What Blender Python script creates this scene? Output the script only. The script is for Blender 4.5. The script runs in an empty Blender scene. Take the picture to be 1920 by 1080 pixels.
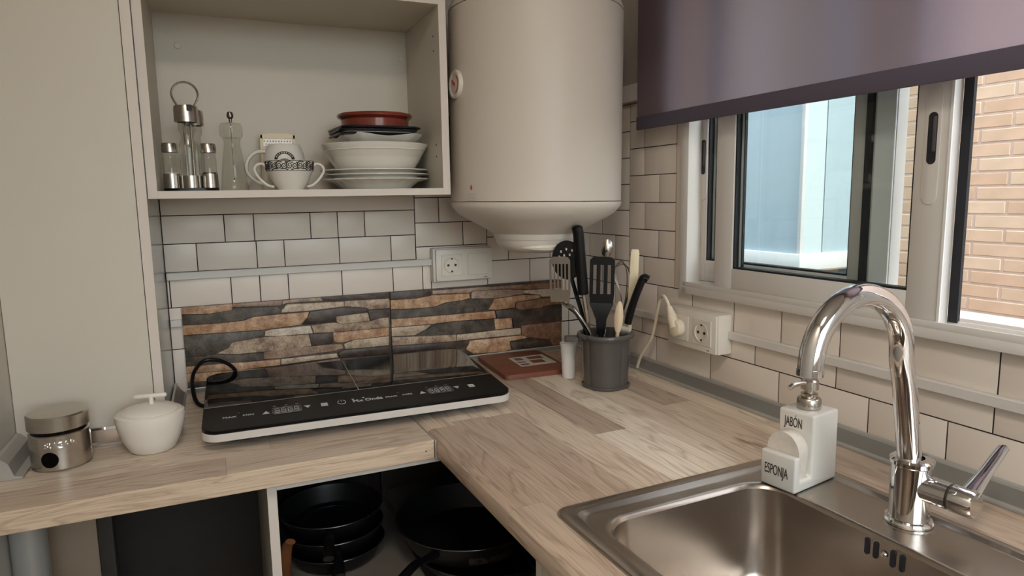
import bpy, bmesh, math, random
from mathutils import Vector, Matrix
R = math.radians; PI = math.pi
scene = bpy.context.scene
COL = scene.collection
TH = 0.0264                      # the window wall is 1.5 degrees off square
def wor(x, y, z=0.0):
    return Vector((math.cos(TH)*x - math.sin(TH)*y, math.sin(TH)*x + math.cos(TH)*y, z))
# ------------------------------------------------------------------ camera
cam = bpy.data.cameras.new('camera'); cam_o = bpy.data.objects.new('camera', cam); COL.objects.link(cam_o)
cam.sensor_width = 36.0; cam.lens = 36.0*1255.25/1920; cam.clip_start = 0.02
YAW, PITCH, ROLL = 0.41476, -0.13645, -0.016667
_f = Vector((math.sin(YAW)*math.cos(PITCH), math.cos(YAW)*math.cos(PITCH), math.sin(PITCH)))
_r0 = Vector((math.cos(YAW), -math.sin(YAW), 0)); _u0 = _r0.cross(_f)
_r = math.cos(ROLL)*_r0 + math.sin(ROLL)*_u0; _u = -math.sin(ROLL)*_r0 + math.cos(ROLL)*_u0
cam_o.matrix_world = Matrix(((_r.x, _u.x, -_f.x, -0.9473), (_r.y, _u.y, -_f.y, -1.6461), (_r.z, _u.z, -_f.z, 0.4274), (0, 0, 0, 1)))
scene.camera = cam_o
# ------------------------------------------------------------------ world, sun, exposure
SKY_STRENGTH, SUN_STRENGTH, FILL_LAMP_WATTS = 0.82, 2.6, 8.8
world = bpy.data.worlds.new('sky'); scene.world = world; world.use_nodes = True
_nt = world.node_tree; _bg = _nt.nodes['Background']; _sk = _nt.nodes.new('ShaderNodeTexSky')
_sk.sky_type = 'NISHITA'; _sk.sun_disc = False; _sk.sun_elevation = R(52); _sk.sun_rotation = R(180); _sk.air_density = 1.0; _sk.dust_density = 2.0
_hs = _nt.nodes.new('ShaderNodeHueSaturation'); _hs.inputs['Saturation'].default_value = 0.3; _nt.links.new(_sk.outputs[0], _hs.inputs['Color']); _nt.links.new(_hs.outputs[0], _bg.inputs[0]); _bg.inputs[1].default_value = SKY_STRENGTH
_sl = bpy.data.lights.new('sun', 'SUN'); _sl.energy = SUN_STRENGTH; _sl.angle = R(0.6); _sl.color = (1.0, 0.95, 0.86)
sun = bpy.data.objects.new('sun', _sl); COL.objects.link(sun)
sun.rotation_euler = Vector((0.05, 0.6, -0.8)).to_track_quat('-Z', 'Y').to_euler(); sun.location = (3, -3, 5)
def portal(name, loc, rot, sx, sy):
    l = bpy.data.lights.new(name, 'AREA'); l.shape = 'RECTANGLE'; l.size = sx; l.size_y = sy; l.cycles.is_portal = True
    o = bpy.data.objects.new(name, l); COL.objects.link(o); o.location = loc; o.rotation_euler = rot
portal('window_portal', wor(0.13, -0.91, 0.6), (0, R(90), TH), 0.9, 1.0)
portal('rear_window_portal', (-0.52, -2.82, 0.7), (R(90), 0, 0), 1.36, 1.4)  # portal of the unseen rear window
vs = scene.view_settings; vs.view_transform = 'Standard'; vs.look = 'None'; vs.gamma = 1.0; vs.use_curve_mapping = False
vs.exposure = 0.0
scene.cycles.max_bounces = 9; scene.cycles.diffuse_bounces = 4; scene.cycles.glossy_bounces = 4
scene.cycles.use_adaptive_sampling = True; scene.cycles.adaptive_threshold = 0.08; scene.cycles.adaptive_min_samples = 20
scene.cycles.transmission_bounces = 8; scene.cycles.transparent_max_bounces = 12
scene.cycles.caustics_reflective = False; scene.cycles.caustics_refractive = False
scene.cycles.sample_clamp_indirect = 4.0
random.seed(7)
# ------------------------------------------------------------------ materials
def srgb(r, g, b):
    f = lambda c: c/12.92 if c <= 0.04045 else ((c+0.055)/1.055)**2.4
    return (f(r/255), f(g/255), f(b/255), 1)
MATS = {}
def mat(name, col, rough=0.5, metal=0.0, var=0.06, scale=30.0, bump=0.0, bscale=None, stretch=None, coat=0.0, spec=0.5, trans=0.0, ior=1.45, emit=None, rvar=0.0):
    m = bpy.data.materials.new(name); m.use_nodes = True; nt = m.node_tree; b = nt.nodes['Principled BSDF']; L = nt.links.new
    c = srgb(*col); tc = nt.nodes.new('ShaderNodeTexCoord'); mp = nt.nodes.new('ShaderNodeMapping'); L(tc.outputs['Object'], mp.inputs[0])
    if stretch: mp.inputs['Scale'].default_value = stretch
    n = nt.nodes.new('ShaderNodeTexNoise'); n.inputs['Scale'].default_value = scale; n.inputs['Detail'].default_value = 4; L(mp.outputs[0], n.inputs['Vector'])
    rp = nt.nodes.new('ShaderNodeValToRGB'); L(n.outputs[0], rp.inputs[0])
    rp.color_ramp.elements[0].position = 0.3; rp.color_ramp.elements[1].position = 0.7
    rp.color_ramp.elements[0].color = tuple(x*(1-var) for x in c[:3])+(1,); rp.color_ramp.elements[1].color = tuple(min(1, x*(1+var)) for x in c[:3])+(1,)
    L(rp.outputs[0], b.inputs['Base Color'])
    b.inputs['Roughness'].default_value = rough; b.inputs['Metallic'].default_value = metal; b.inputs['IOR'].default_value = ior
    b.inputs['Coat Weight'].default_value = coat; b.inputs['Specular IOR Level'].default_value = spec; b.inputs['Transmission Weight'].default_value = trans
    if rvar:
        mr = nt.nodes.new('ShaderNodeMapRange'); L(n.outputs[0], mr.inputs[0]); mr.inputs[3].default_value = max(0, rough-rvar); mr.inputs[4].default_value = rough+rvar; L(mr.outputs[0], b.inputs['Roughness'])
    if bump:
        n2 = nt.nodes.new('ShaderNodeTexNoise'); n2.inputs['Scale'].default_value = bscale or scale; n2.inputs['Detail'].default_value = 6; L(mp.outputs[0], n2.inputs['Vector'])
        bp = nt.nodes.new('ShaderNodeBump'); bp.inputs['Strength'].default_value = bump; bp.inputs['Distance'].default_value = 0.002; L(n2.outputs[0], bp.inputs['Height']); L(bp.outputs[0], b.inputs['Normal'])
    if emit:
        b.inputs['Emission Color'].default_value = c; b.inputs['Emission Strength'].default_value = emit
    MATS[name] = m; return m
def thin_glass(name, tint, gloss=0.04):
    m = bpy.data.materials.new(name); m.use_nodes = True; nt = m.node_tree; nt.nodes.remove(nt.nodes['Principled BSDF']); L = nt.links.new
    t = nt.nodes.new('ShaderNodeBsdfTransparent'); t.inputs[0].default_value = srgb(*tint); g = nt.nodes.new('ShaderNodeBsdfGlossy'); g.inputs['Roughness'].default_value = gloss
    lw_ = nt.nodes.new('ShaderNodeLayerWeight'); lw_.inputs[0].default_value = .5; pw_ = nt.nodes.new('ShaderNodeMath'); pw_.operation = 'POWER'; pw_.inputs[1].default_value = 3.5; L(lw_.outputs['Facing'], pw_.inputs[0]); fr = nt.nodes.new('ShaderNodeMath'); fr.operation = 'MULTIPLY_ADD'; fr.inputs[1].default_value = .65; fr.inputs[2].default_value = .035; L(pw_.outputs[0], fr.inputs[0])
    mx = nt.nodes.new('ShaderNodeMixShader'); L(fr.outputs[0], mx.inputs[0]); L(t.outputs[0], mx.inputs[1]); L(g.outputs[0], mx.inputs[2])
    L(mx.outputs[0], nt.nodes['Material Output'].inputs[0]); MATS[name] = m; return m
def wood(name, axis, stops, fine=1.0, bump=0.25):
    m = bpy.data.materials.new(name); m.use_nodes = True; nt = m.node_tree; b = nt.nodes['Principled BSDF']; L = nt.links.new; N = nt.nodes.new
    tc = N('ShaderNodeTexCoord'); oi = N('ShaderNodeObjectInfo'); ad = N('ShaderNodeVectorMath'); ad.operation = 'ADD'
    sc = N('ShaderNodeVectorMath'); sc.operation = 'SCALE'; sc.inputs[3].default_value = 13.7
    cb = N('ShaderNodeCombineXYZ'); L(oi.outputs['Random'], cb.inputs[0]); L(oi.outputs['Random'], cb.inputs[1]); L(oi.outputs['Random'], cb.inputs[2]); L(cb.outputs[0], sc.inputs[0])
    L(tc.outputs['Object'], ad.inputs[0]); L(sc.outputs[0], ad.inputs[1])
    mp = N('ShaderNodeMapping'); s = [14*fine, 14*fine, 14*fine]; s[axis] = 1.6; mp.inputs['Scale'].default_value = s; L(ad.outputs[0], mp.inputs[0])
    n1 = N('ShaderNodeTexNoise'); n1.inputs['Scale'].default_value = 1.5; n1.inputs['Detail'].default_value = 3; n1.inputs['Distortion'].default_value = .8; L(mp.outputs[0], n1.inputs[0])
    mp2 = N('ShaderNodeMapping'); s2 = [160*fine]*3; s2[axis] = 5; mp2.inputs['Scale'].default_value = s2; L(ad.outputs[0], mp2.inputs[0])
    n2 = N('ShaderNodeTexNoise'); n2.inputs['Scale'].default_value = 2.0; n2.inputs['Detail'].default_value = 4; n2.inputs['Distortion'].default_value = 0.6; L(mp2.outputs[0], n2.inputs[0])
    sr = N('ShaderNodeSeparateColor'); L(oi.outputs['Color'], sr.inputs[0]); rp = N('ShaderNodeValToRGB'); L(sr.outputs[0], rp.inputs[0]); rp.color_ramp.interpolation = 'LINEAR'
    while len(rp.color_ramp.elements) < len(stops): rp.color_ramp.elements.new(0.5)
    for i, c in enumerate(stops):
        rp.color_ramp.elements[i].position = i/(len(stops)-1); rp.color_ramp.elements[i].color = srgb(*c)
    mu = N('ShaderNodeMath'); mu.operation = 'MULTIPLY'; mu.inputs[1].default_value = 6.0; L(n1.outputs[0], mu.inputs[0]); fr = N('ShaderNodeMath'); fr.operation = 'FRACT'; L(mu.outputs[0], fr.inputs[0])
    r1 = N('ShaderNodeValToRGB'); L(fr.outputs[0], r1.inputs[0]); e = r1.color_ramp.elements; e[0].position = 0.0; e[0].color = (.58, .52, .48, 1); e[1].position = 0.22; e[1].color = (1, 1, 1, 1); q = r1.color_ramp.elements.new(0.8); q.color = (.94, .92, .9, 1); q = r1.color_ramp.elements.new(1.0); q.color = (.66, .6, .56, 1)
    r2 = N('ShaderNodeValToRGB'); L(n2.outputs[0], r2.inputs[0]); e = r2.color_ramp.elements; e[0].position = 0.33; e[0].color = (.66, .62, .59, 1); e[1].position = 0.55; e[1].color = (1.06, 1.05, 1.04, 1)
    m1 = N('ShaderNodeMixRGB'); m1.blend_type = 'MULTIPLY'; m1.inputs[0].default_value = 0.7; L(rp.outputs[0], m1.inputs[1]); L(r1.outputs[0], m1.inputs[2])
    m2 = N('ShaderNodeMixRGB'); m2.blend_type = 'MULTIPLY'; m2.inputs[0].default_value = 0.6; L(m1.outputs[0], m2.inputs[1]); L(r2.outputs[0], m2.inputs[2])
    # knots: sparse dark ellipses
    mp3 = N('ShaderNodeMapping'); s3 = [9, 9, 0.01]; s3[axis] = 4.5; mp3.inputs['Scale'].default_value = s3; L(ad.outputs[0], mp3.inputs[0])
    v = N('ShaderNodeTexVoronoi'); v.inputs['Scale'].default_value = 1.0; L(mp3.outputs[0], v.inputs[0])
    rk = N('ShaderNodeValToRGB'); L(v.outputs['Distance'], rk.inputs[0]); e = rk.color_ramp.elements; e[0].position = 0.04; e[0].color = (.42, .33, .3, 1); e[1].position = 0.13; e[1].color = (1, 1, 1, 1)
    m3 = N('ShaderNodeMixRGB'); m3.blend_type = 'MULTIPLY'; m3.inputs[0].default_value = 0.8; L(m2.outputs[0], m3.inputs[1]); L(rk.outputs[0], m3.inputs[2])
    L(m3.outputs[0], b.inputs['Base Color']); b.inputs['Roughness'].default_value = 0.42
    bp = N('ShaderNodeBump'); bp.inputs['Strength'].default_value = bump; bp.inputs['Distance'].default_value = 0.001; L(n2.outputs[0], bp.inputs['Height']); L(bp.outputs[0], b.inputs['Normal'])
    MATS[name] = m; return m
def stone_mat(name, c1, c2, c3):
    m = bpy.data.materials.new(name); m.use_nodes = True; nt = m.node_tree; b = nt.nodes['Principled BSDF']; L = nt.links.new; N = nt.nodes.new
    tc = N('ShaderNodeTexCoord'); n = N('ShaderNodeTexNoise'); n.inputs['Scale'].default_value = 45; n.inputs['Detail'].default_value = 8; n.inputs['Roughness'].default_value = .7; L(tc.outputs['Object'], n.inputs[0])
    rp = N('ShaderNodeValToRGB'); L(n.outputs[0], rp.inputs[0]); rp.color_ramp.elements.new(0.5)
    for e, c, p in zip(rp.color_ramp.elements, (c1, c2, c3), (.38, .5, .62)): e.color = srgb(*c); e.position = p
    n2 = N('ShaderNodeTexNoise'); n2.inputs['Scale'].default_value = 260; n2.inputs['Detail'].default_value = 3; L(tc.outputs['Object'], n2.inputs[0])
    r2 = N('ShaderNodeValToRGB'); L(n2.outputs[0], r2.inputs[0]); r2.color_ramp.elements[0].position = .36; r2.color_ramp.elements[0].color = (.45, .38, .33, 1); r2.color_ramp.elements[1].position = .48; r2.color_ramp.elements[1].color = (1, 1, 1, 1)
    mx = N('ShaderNodeMixRGB'); mx.blend_type = 'MULTIPLY'; mx.inputs[0].default_value = .55; L(rp.outputs[0], mx.inputs[1]); L(r2.outputs[0], mx.inputs[2]); L(mx.outputs[0], b.inputs['Base Color'])
    b.inputs['Roughness'].default_value = .42
    bp = N('ShaderNodeBump'); bp.inputs['Strength'].default_value = .4; bp.inputs['Distance'].default_value = .002; L(n.outputs[0], bp.inputs['Height']); L(bp.outputs[0], b.inputs['Normal'])
    MATS[name] = m
mat('paint', (214, 208, 198), .7, var=.02, scale=6, bump=.05, bscale=200)
mat('ceiling', (225, 222, 215), .8, var=.02, scale=5)
mat('grout', (48, 40, 40), .9)
mat('tile', (230, 219, 208), .3, var=.012, scale=8)
mat('wallbase', (176, 168, 160), .6, var=.03)
mat('laminate', (204, 197, 184), .42, var=.012, scale=5)
mat('laminate_edge', (212, 202, 193), .45, var=.02, scale=8)
mat('laminate_side', (186, 188, 186), .18, var=.02, scale=5)
mat('alu', (216, 212, 207), .38, var=.015, scale=10)
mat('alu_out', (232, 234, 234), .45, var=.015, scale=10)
mat('grey_alu', (140, 137, 132), .35, .35, var=.04, scale=12)
mat('grey_light', (176, 173, 168), .35, .3, var=.03, scale=12)
mat('rubber', (26, 26, 32), .6)
mat('latch_grey', (84, 82, 84), .4)
mat('dark_slot', (38, 38, 44), .5)
thin_glass('glass', (246, 250, 250))
thin_glass('clear_glass', (245, 245, 242), .03)
mat('enamel', (206, 196, 185), .42, var=.01, scale=4)
mat('enamel_cap', (216, 207, 196), .35, var=.01, scale=4)
mat('ceramic', (228, 224, 216), .16, var=.012, scale=8, coat=.3)
mat('ceramic_matt', (226, 220, 211), .33, var=.012, scale=8)
mat('plastic_white', (222, 216, 206), .35, var=.012, scale=10)
mat('cream', (228, 214, 184), .45, var=.03, scale=10)
mat('cord_cream', (226, 212, 190), .5, var=.02)
mat('black_plastic', (15, 15, 17), .3, var=.1, spec=.3)
mat('black_satin', (14, 14, 16), .5, var=.1)
mat('black_plate', (16, 17, 26), .3, var=.1)
mat('black_glass', (9, 9, 10), .03, var=.05, spec=.26)
mat('black_panel', (7, 7, 8), .22, var=.05, spec=.08)
mat('pan_black', (13, 13, 14), .42, var=.3, scale=80)
mat('pan_worn', (70, 66, 62), .45, .6, var=.6, scale=120)
mat('pan_rim', (96, 96, 98), .25, .9)
mat('print_white', (196, 196, 198), .5, var=.02)
mat('print_dark', (52, 46, 44), .6, var=.05)
mat('trim_silver', (206, 200, 194), .35, .1, var=.02)
mat('steel', (196, 190, 182), .24, 1.0, var=.06, scale=40, stretch=(1, 1, 14), rvar=.06)
mat('steel_sink', (186, 176, 166), .27, 1.0, var=.02, scale=5)
mat('steel_mid', (158, 152, 146), .2, 1.0, var=.05)
mat('steel_dark', (120, 112, 106), .3, 1.0, var=.05)
mat('chrome', (226, 226, 228), .05, 1.0, var=.01)
mat('terracotta', (120, 50, 36), .18, var=.14, scale=14, coat=.4)
mat('board_brown', (124, 74, 56), .45, var=.12, scale=10, stretch=(1, 8, 1))
mat('paper', (196, 190, 182), .6, var=.04)
mat('paper_ink', (120, 96, 88), .6, var=.3, scale=90)
mat('pot_grey', (86, 83, 80), .2, var=.08, scale=14)
mat('cup_white', (226, 220, 216), .4, var=.01)
mat('wood_spoon', (214, 192, 164), .55, var=.08, stretch=(1, 1, .2))
mat('sponge', (222, 212, 200), .85, var=.05, scale=150, bump=.25, bscale=260)
mat('red_print', (196, 62, 48), .5, var=.05)
mat('orange_wood', (112, 68, 38), .55, var=.12)
mat('yellow', (176, 150, 50), .6, var=.1)
mat('beige_board', (150, 130, 110), .6, var=.03)
mat('shelf_shaded', (120, 112, 104), .6, var=.05)  # base unit shelves, toned down to carry the shade inside
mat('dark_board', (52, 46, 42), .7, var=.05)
mat('floor', (150, 136, 120), .4, var=.06, scale=4)
mat('brick', (203, 175, 148), .85, var=.08, scale=9, bump=.25, bscale=60)
mat('brick_b', (207, 182, 155), .85, var=.08, scale=9, bump=.25, bscale=60)
mat('brick_c', (198, 168, 141), .85, var=.08, scale=9, bump=.25, bscale=60)
mat('mortar', (202, 182, 166), .9, var=.04)
mat('render_white', (226, 224, 218), .8, var=.02)
mat('gallery_blue', (166, 184, 192), .22, var=.05, scale=1.5)
mat('gallery_blue_light', (190, 204, 208), .22, var=.04, scale=1.5)  # paler copy of gallery_blue, holds the sun patch of the side face
mat('gallery_frame', (214, 214, 212), .4, var=.02)
mat('blue_box', (120, 136, 156), .5, var=.06)
mat('fill_lamp_glow', (255, 244, 228), .5, emit=4.0)
wood('wood_y', 1, [(194, 173, 155), (212, 194, 175), (226, 208, 188), (236, 220, 200), (246, 234, 216)])
wood('wood_x', 0, [(204, 186, 168), (214, 198, 180), (224, 210, 193)])
wood('wood_edge', 0, [(208, 187, 164), (208, 187, 164)], fine=1.3, bump=.5)
stone_mat('stone_o', (158, 116, 86), (190, 150, 116), (212, 178, 144))
stone_mat('stone_t', (128, 104, 88), (158, 132, 112), (178, 152, 130))
stone_mat('stone_s', (122, 98, 82), (172, 148, 126), (196, 174, 150))
stone_mat('stone_c', (160, 138, 116), (196, 176, 152), (210, 194, 172))
stone_mat('stone_w', (182, 164, 146), (206, 192, 174), (216, 204, 188))
stone_mat('stone_b', (110, 78, 58), (142, 104, 80), (160, 122, 96))
stone_mat('stone_d', (50, 40, 35), (74, 61, 53), (96, 80, 69))
stone_mat('stone_g', (64, 57, 51), (86, 78, 70), (108, 98, 88))
# blind fabric: lets daylight through
m = bpy.data.materials.new('blind_fabric'); m.use_nodes = True; nt = m.node_tree; nt.nodes.remove(nt.nodes['Principled BSDF'])
tc = nt.nodes.new('ShaderNodeTexCoord'); nz = nt.nodes.new('ShaderNodeTexNoise'); nz.inputs['Scale'].default_value = 400; nt.links.new(tc.outputs['Object'], nz.inputs[0])
rp = nt.nodes.new('ShaderNodeValToRGB'); nt.links.new(nz.outputs[0], rp.inputs[0]); rp.color_ramp.elements[0].color = srgb(92, 80, 84); rp.color_ramp.elements[1].color = srgb(108, 95, 100)
d = nt.nodes.new('ShaderNodeBsdfDiffuse'); t = nt.nodes.new('ShaderNodeBsdfTranslucent'); t.inputs[0].default_value = srgb(216, 203, 216); nt.links.new(rp.outputs[0], d.inputs[0])
mx = nt.nodes.new('ShaderNodeMixShader'); mx.inputs[0].default_value = .5; nt.links.new(d.outputs[0], mx.inputs[1]); nt.links.new(t.outputs[0], mx.inputs[2]); nt.links.new(mx.outputs[0], nt.nodes['Material Output'].inputs[0]); MATS['blind_fabric'] = m
mat('blind_hem', (88, 82, 96), .8, var=.05, scale=300)
# ------------------------------------------------------------------ mesh helpers
class MB:
    def __init__(s): s.bm = bmesh.new()
    def box(s, x0, x1, y0, y1, z0, z1, bev=0.0, seg=2):
        b = bmesh.new(); bmesh.ops.create_cube(b, size=1)
        for v in b.verts: v.co = ((x0+x1)/2+v.co.x*abs(x1-x0), (y0+y1)/2+v.co.y*abs(y1-y0), (z0+z1)/2+v.co.z*abs(z1-z0))
        if bev: bmesh.ops.bevel(b, geom=b.edges[:], offset=bev, segments=seg, profile=.5, affect='EDGES')
        return s.add(b)
    def add(s, b, M=None):
        if M is not None: bmesh.ops.transform(b, matrix=M, verts=b.verts)
        vm = [s.bm.verts.new(v.co) for v in b.verts]; b.verts.index_update()
        for f in b.faces:
            try: s.bm.faces.new([vm[v.index] for v in f.verts])
            except ValueError: pass
        b.free(); return s
    def raw(s, vs, fs):
        vm = [s.bm.verts.new(v) for v in vs]
        for f in fs:
            try: s.bm.faces.new([vm[i] for i in f])
            except ValueError: pass
        return s
    def lathe(s, prof, n=40, c=(0, 0, 0), rf=None, a0=0, a1=2*PI):
        full = abs(a1-a0-2*PI) < 1e-6; k = n if full else n+1; vs = []; idx = []
        for (r, z) in prof:
            if r < 1e-6: idx.append([len(vs)]*k); vs.append((c[0], c[1], c[2]+z)); continue
            row = []
            for i in range(k):
                a = a0+(a1-a0)*i/n; q = r*(rf(a, z) if rf else 1); row.append(len(vs)); vs.append((c[0]+q*math.cos(a), c[1]+q*math.sin(a), c[2]+z))
            idx.append(row)
        fs = []
        for p, q in zip(idx, idx[1:]):
            for i in range(n):
                j = (i+1) % k; f = []
                for t in (p[i], p[j], q[j], q[i]):
                    if t not in f: f.append(t)
                if len(f) > 2: fs.append(f)
        return s.raw(vs, fs)
    def tube(s, pts, r, n=12, cap=True, closed=False, flat=1.0):
        pts = [Vector(p) for p in pts]; m = len(pts); rr = r if isinstance(r, (list, tuple)) else [r]*m; vs = []; fs = []; N = None
        for i, p in enumerate(pts):
            if closed: t = (pts[(i+1) % m]-pts[i-1]).normalized()
            else: t = (pts[min(i+1, m-1)]-pts[max(i-1, 0)]).normalized()
            if N is None: N = t.cross(Vector((0, 0, 1)) if abs(t.z) < .9 else Vector((0, 1, 0))).normalized()
            else: N = (N-t*N.dot(t)).normalized()
            B = t.cross(N)
            for k in range(n):
                a = 2*PI*k/n; vs.append(p+N*math.cos(a)*rr[i]+B*math.sin(a)*rr[i]*flat)
        for i in range(m if closed else m-1):
            for k in range(n): j = (i+1) % m; fs.append((i*n+k, i*n+(k+1) % n, j*n+(k+1) % n, j*n+k))
        if cap and not closed: fs.append(tuple(range(n))[::-1]); fs.append(tuple((m-1)*n+k for k in range(n)))
        return s.raw(vs, fs)
    def prism(s, poly, t0, t1, fn, bev=0.0):
        n = len(poly); b = bmesh.new(); A = [b.verts.new(fn(u, v, t0)) for u, v in poly]; B = [b.verts.new(fn(u, v, t1)) for u, v in poly]
        b.faces.new(A[::-1]); top = b.faces.new(B)
        for i in range(n): b.faces.new((A[i], A[(i+1) % n], B[(i+1) % n], B[i]))
        if bev: bmesh.ops.bevel(b, geom=list(top.edges), offset=bev, segments=2, profile=.5, affect='EDGES')
        return s.add(b)
    def build(s, name, m, parent=None, sharp=.6, right=False):
        bm = s.bm; bmesh.ops.recalc_face_normals(bm, faces=bm.faces[:])
        for f in bm.faces: f.smooth = True
        for e in bm.edges:
            if len(e.link_faces) != 2 or e.calc_face_angle(0) > sharp: e.smooth = False
        me = bpy.data.meshes.new(name); bm.to_mesh(me); bm.free(); me.materials.append(MATS[m])
        o = bpy.data.objects.new(name, me); COL.objects.link(o)
        if parent: o.parent = parent
        if right: o.rotation_euler.z = TH
        return o
def tag(o, label, cat, group=None):
    o['label'] = label; o['category'] = cat
    if group: o['group'] = group
    return o
def thing(name, label, cat, loc=(0, 0, 0), rz=0.0, group=None, right=False):
    o = bpy.data.objects.new(name, None); COL.objects.link(o); o.empty_display_size = .05
    o.location = wor(*loc) if right else loc; o.rotation_euler = (0, 0, rz+(TH if right else 0)); return tag(o, label, cat, group)
def struct(name, mb, m, right=False):
    o = mb.build(name, m, right=right); o['kind'] = 'structure'; return o
def rrect(x0, x1, y0, y1, r, n=6):
    P = []
    for cx, cy, a in ((x1-r, y1-r, 0), (x0+r, y1-r, 90), (x0+r, y0+r, 180), (x1-r, y0+r, 270)):
        for i in range(n+1): t = R(a+90*i/n); P.append((cx+r*math.cos(t), cy+r*math.sin(t)))
    return P
def text(s, size, fn, m, parent, name='lettering', sx=1.0, align='CENTER', depth=.0003, bold=0.0):
    cu = bpy.data.curves.new('t', 'FONT'); cu.body = s; cu.size = size; cu.align_x = align; cu.align_y = 'CENTER'; cu.extrude = depth; cu.offset = bold
    o = bpy.data.objects.new('t', cu); COL.objects.link(o); bpy.context.view_layer.update()
    me = bpy.data.meshes.new_from_object(o.evaluated_get(bpy.context.evaluated_depsgraph_get())); bpy.data.objects.remove(o); bpy.data.curves.remove(cu)
    for v in me.vertices: v.co = fn(v.co.x*sx, v.co.y, v.co.z)
    me.name = name; me.materials.clear(); me.materials.append(MATS[m]); q = bpy.data.objects.new(name, me); COL.objects.link(q); q.parent = parent; return q
def bez(p, n=24):
    # Catmull-Rom through the points
    P = [Vector(q) for q in p]; P = [2*P[0]-P[1]]+P+[2*P[-1]-P[-2]]; out = []
    seg = len(P)-3
    for i in range(seg):
        a, b, c, d = P[i:i+4]
        for k in range(max(2, n//seg)):
            t = k/max(2, n//seg); out.append(.5*((2*b)+(c-a)*t+(2*a-5*b+4*c-d)*t*t+(3*b-a-3*c+d)*t**3))
    out.append(P[-2]); return out
P1=[
('o',-10283,1960,-9711,1963,-9228,1949,-9249,1810,-9725,1774,-10284,1798),
('t',-9223,1949,-8146,1954,-8178,1833,-9233,1878),
('s',-8141,1954,-7288,1946,-7220,1868,-7801,1887,-8076,1888,-8171,1838),
('d',-7283,1946,-5636,1945,-5642,1806,-6451,1827,-6745,1825,-7194,1866),
('g',-10285,1790,-9725,1762,-9243,1799,-9215,1861,-8786,1831,-8302,1822,-8212,1762,-8208,1662,-8486,1623,-8799,1635,-9043,1553,-9511,1544,-10291,1566),
('c',-8179,1733,-8053,1849,-6746,1812,-6744,1694,-6937,1688,-7561,1660,-8194,1660),
('s',-6724,1824,-5642,1795,-5653,1554,-6165,1564,-6198,1622,-6731,1685),
('o',-10281,1550,-9512,1529,-9044,1537,-8800,1619,-7575,1623,-7613,1498,-7787,1337,-8579,1300,-10297,1328),
('d',-7552,1632,-6739,1675,-6196,1602,-6181,1501,-6947,1485,-6987,1333,-7744,1333,-7601,1483),
('c',-6943,1460,-6187,1491,-6142,1283,-6853,1258,-6947,1343),
('d',-6171,1545,-5653,1543,-5662,1333,-5899,1340,-6117,1281,-6160,1480),
('g',-10288,1312,-8585,1283,-8618,1146,-9310,1087,-9370,963,-9676,842,-10290,834),
('w',-8577,1256,-8458,1284,-7561,1294,-7510,1103,-8345,1119,-8593,1144),
('s',-7535,1292,-6982,1324,-6827,1244,-6137,1263,-5900,1326,-5662,1322,-5673,1077,-6269,1078,-7047,1084,-7481,1105),
('s',-9306,1071,-8614,1122,-7610,1088,-7563,796,-8366,775,-8853,789,-9188,787,-9664,840,-9386,934),
('d',-7585,1086,-7105,1079,-7051,901,-7056,811,-7498,795,-7549,808),
('o',-7040,1067,-5673,1066,-5682,857,-6552,855,-6823,800,-7028,849),
('t',-8637,768,-8116,791,-7049,785,-6830,762,-6822,656,-7098,622,-8253,589,-8647,599),
('c',-6793,764,-6547,838,-5682,845,-5692,619,-6372,627,-6772,642),
('g',-10291,824,-9677,826,-9189,772,-8654,765,-8665,596,-9201,592,-10305,633),
('o',-10295,616,-9202,582,-8285,555,-8293,419,-9118,412,-10295,465),
('c',-8263,552,-7454,555,-6974,551,-6942,447,-7473,445,-8271,422),
('d',-6947,553,-6779,618,-6373,607,-5693,602,-5701,392,-6895,436),
('o',-10296,455,-9119,401,-8391,366,-8405,131,-10304,257),
('t',-8384,365,-6901,420,-6900,220,-8396,157),
('d',-6885,419,-5702,380,-5710,192,-6889,230),
]
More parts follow.
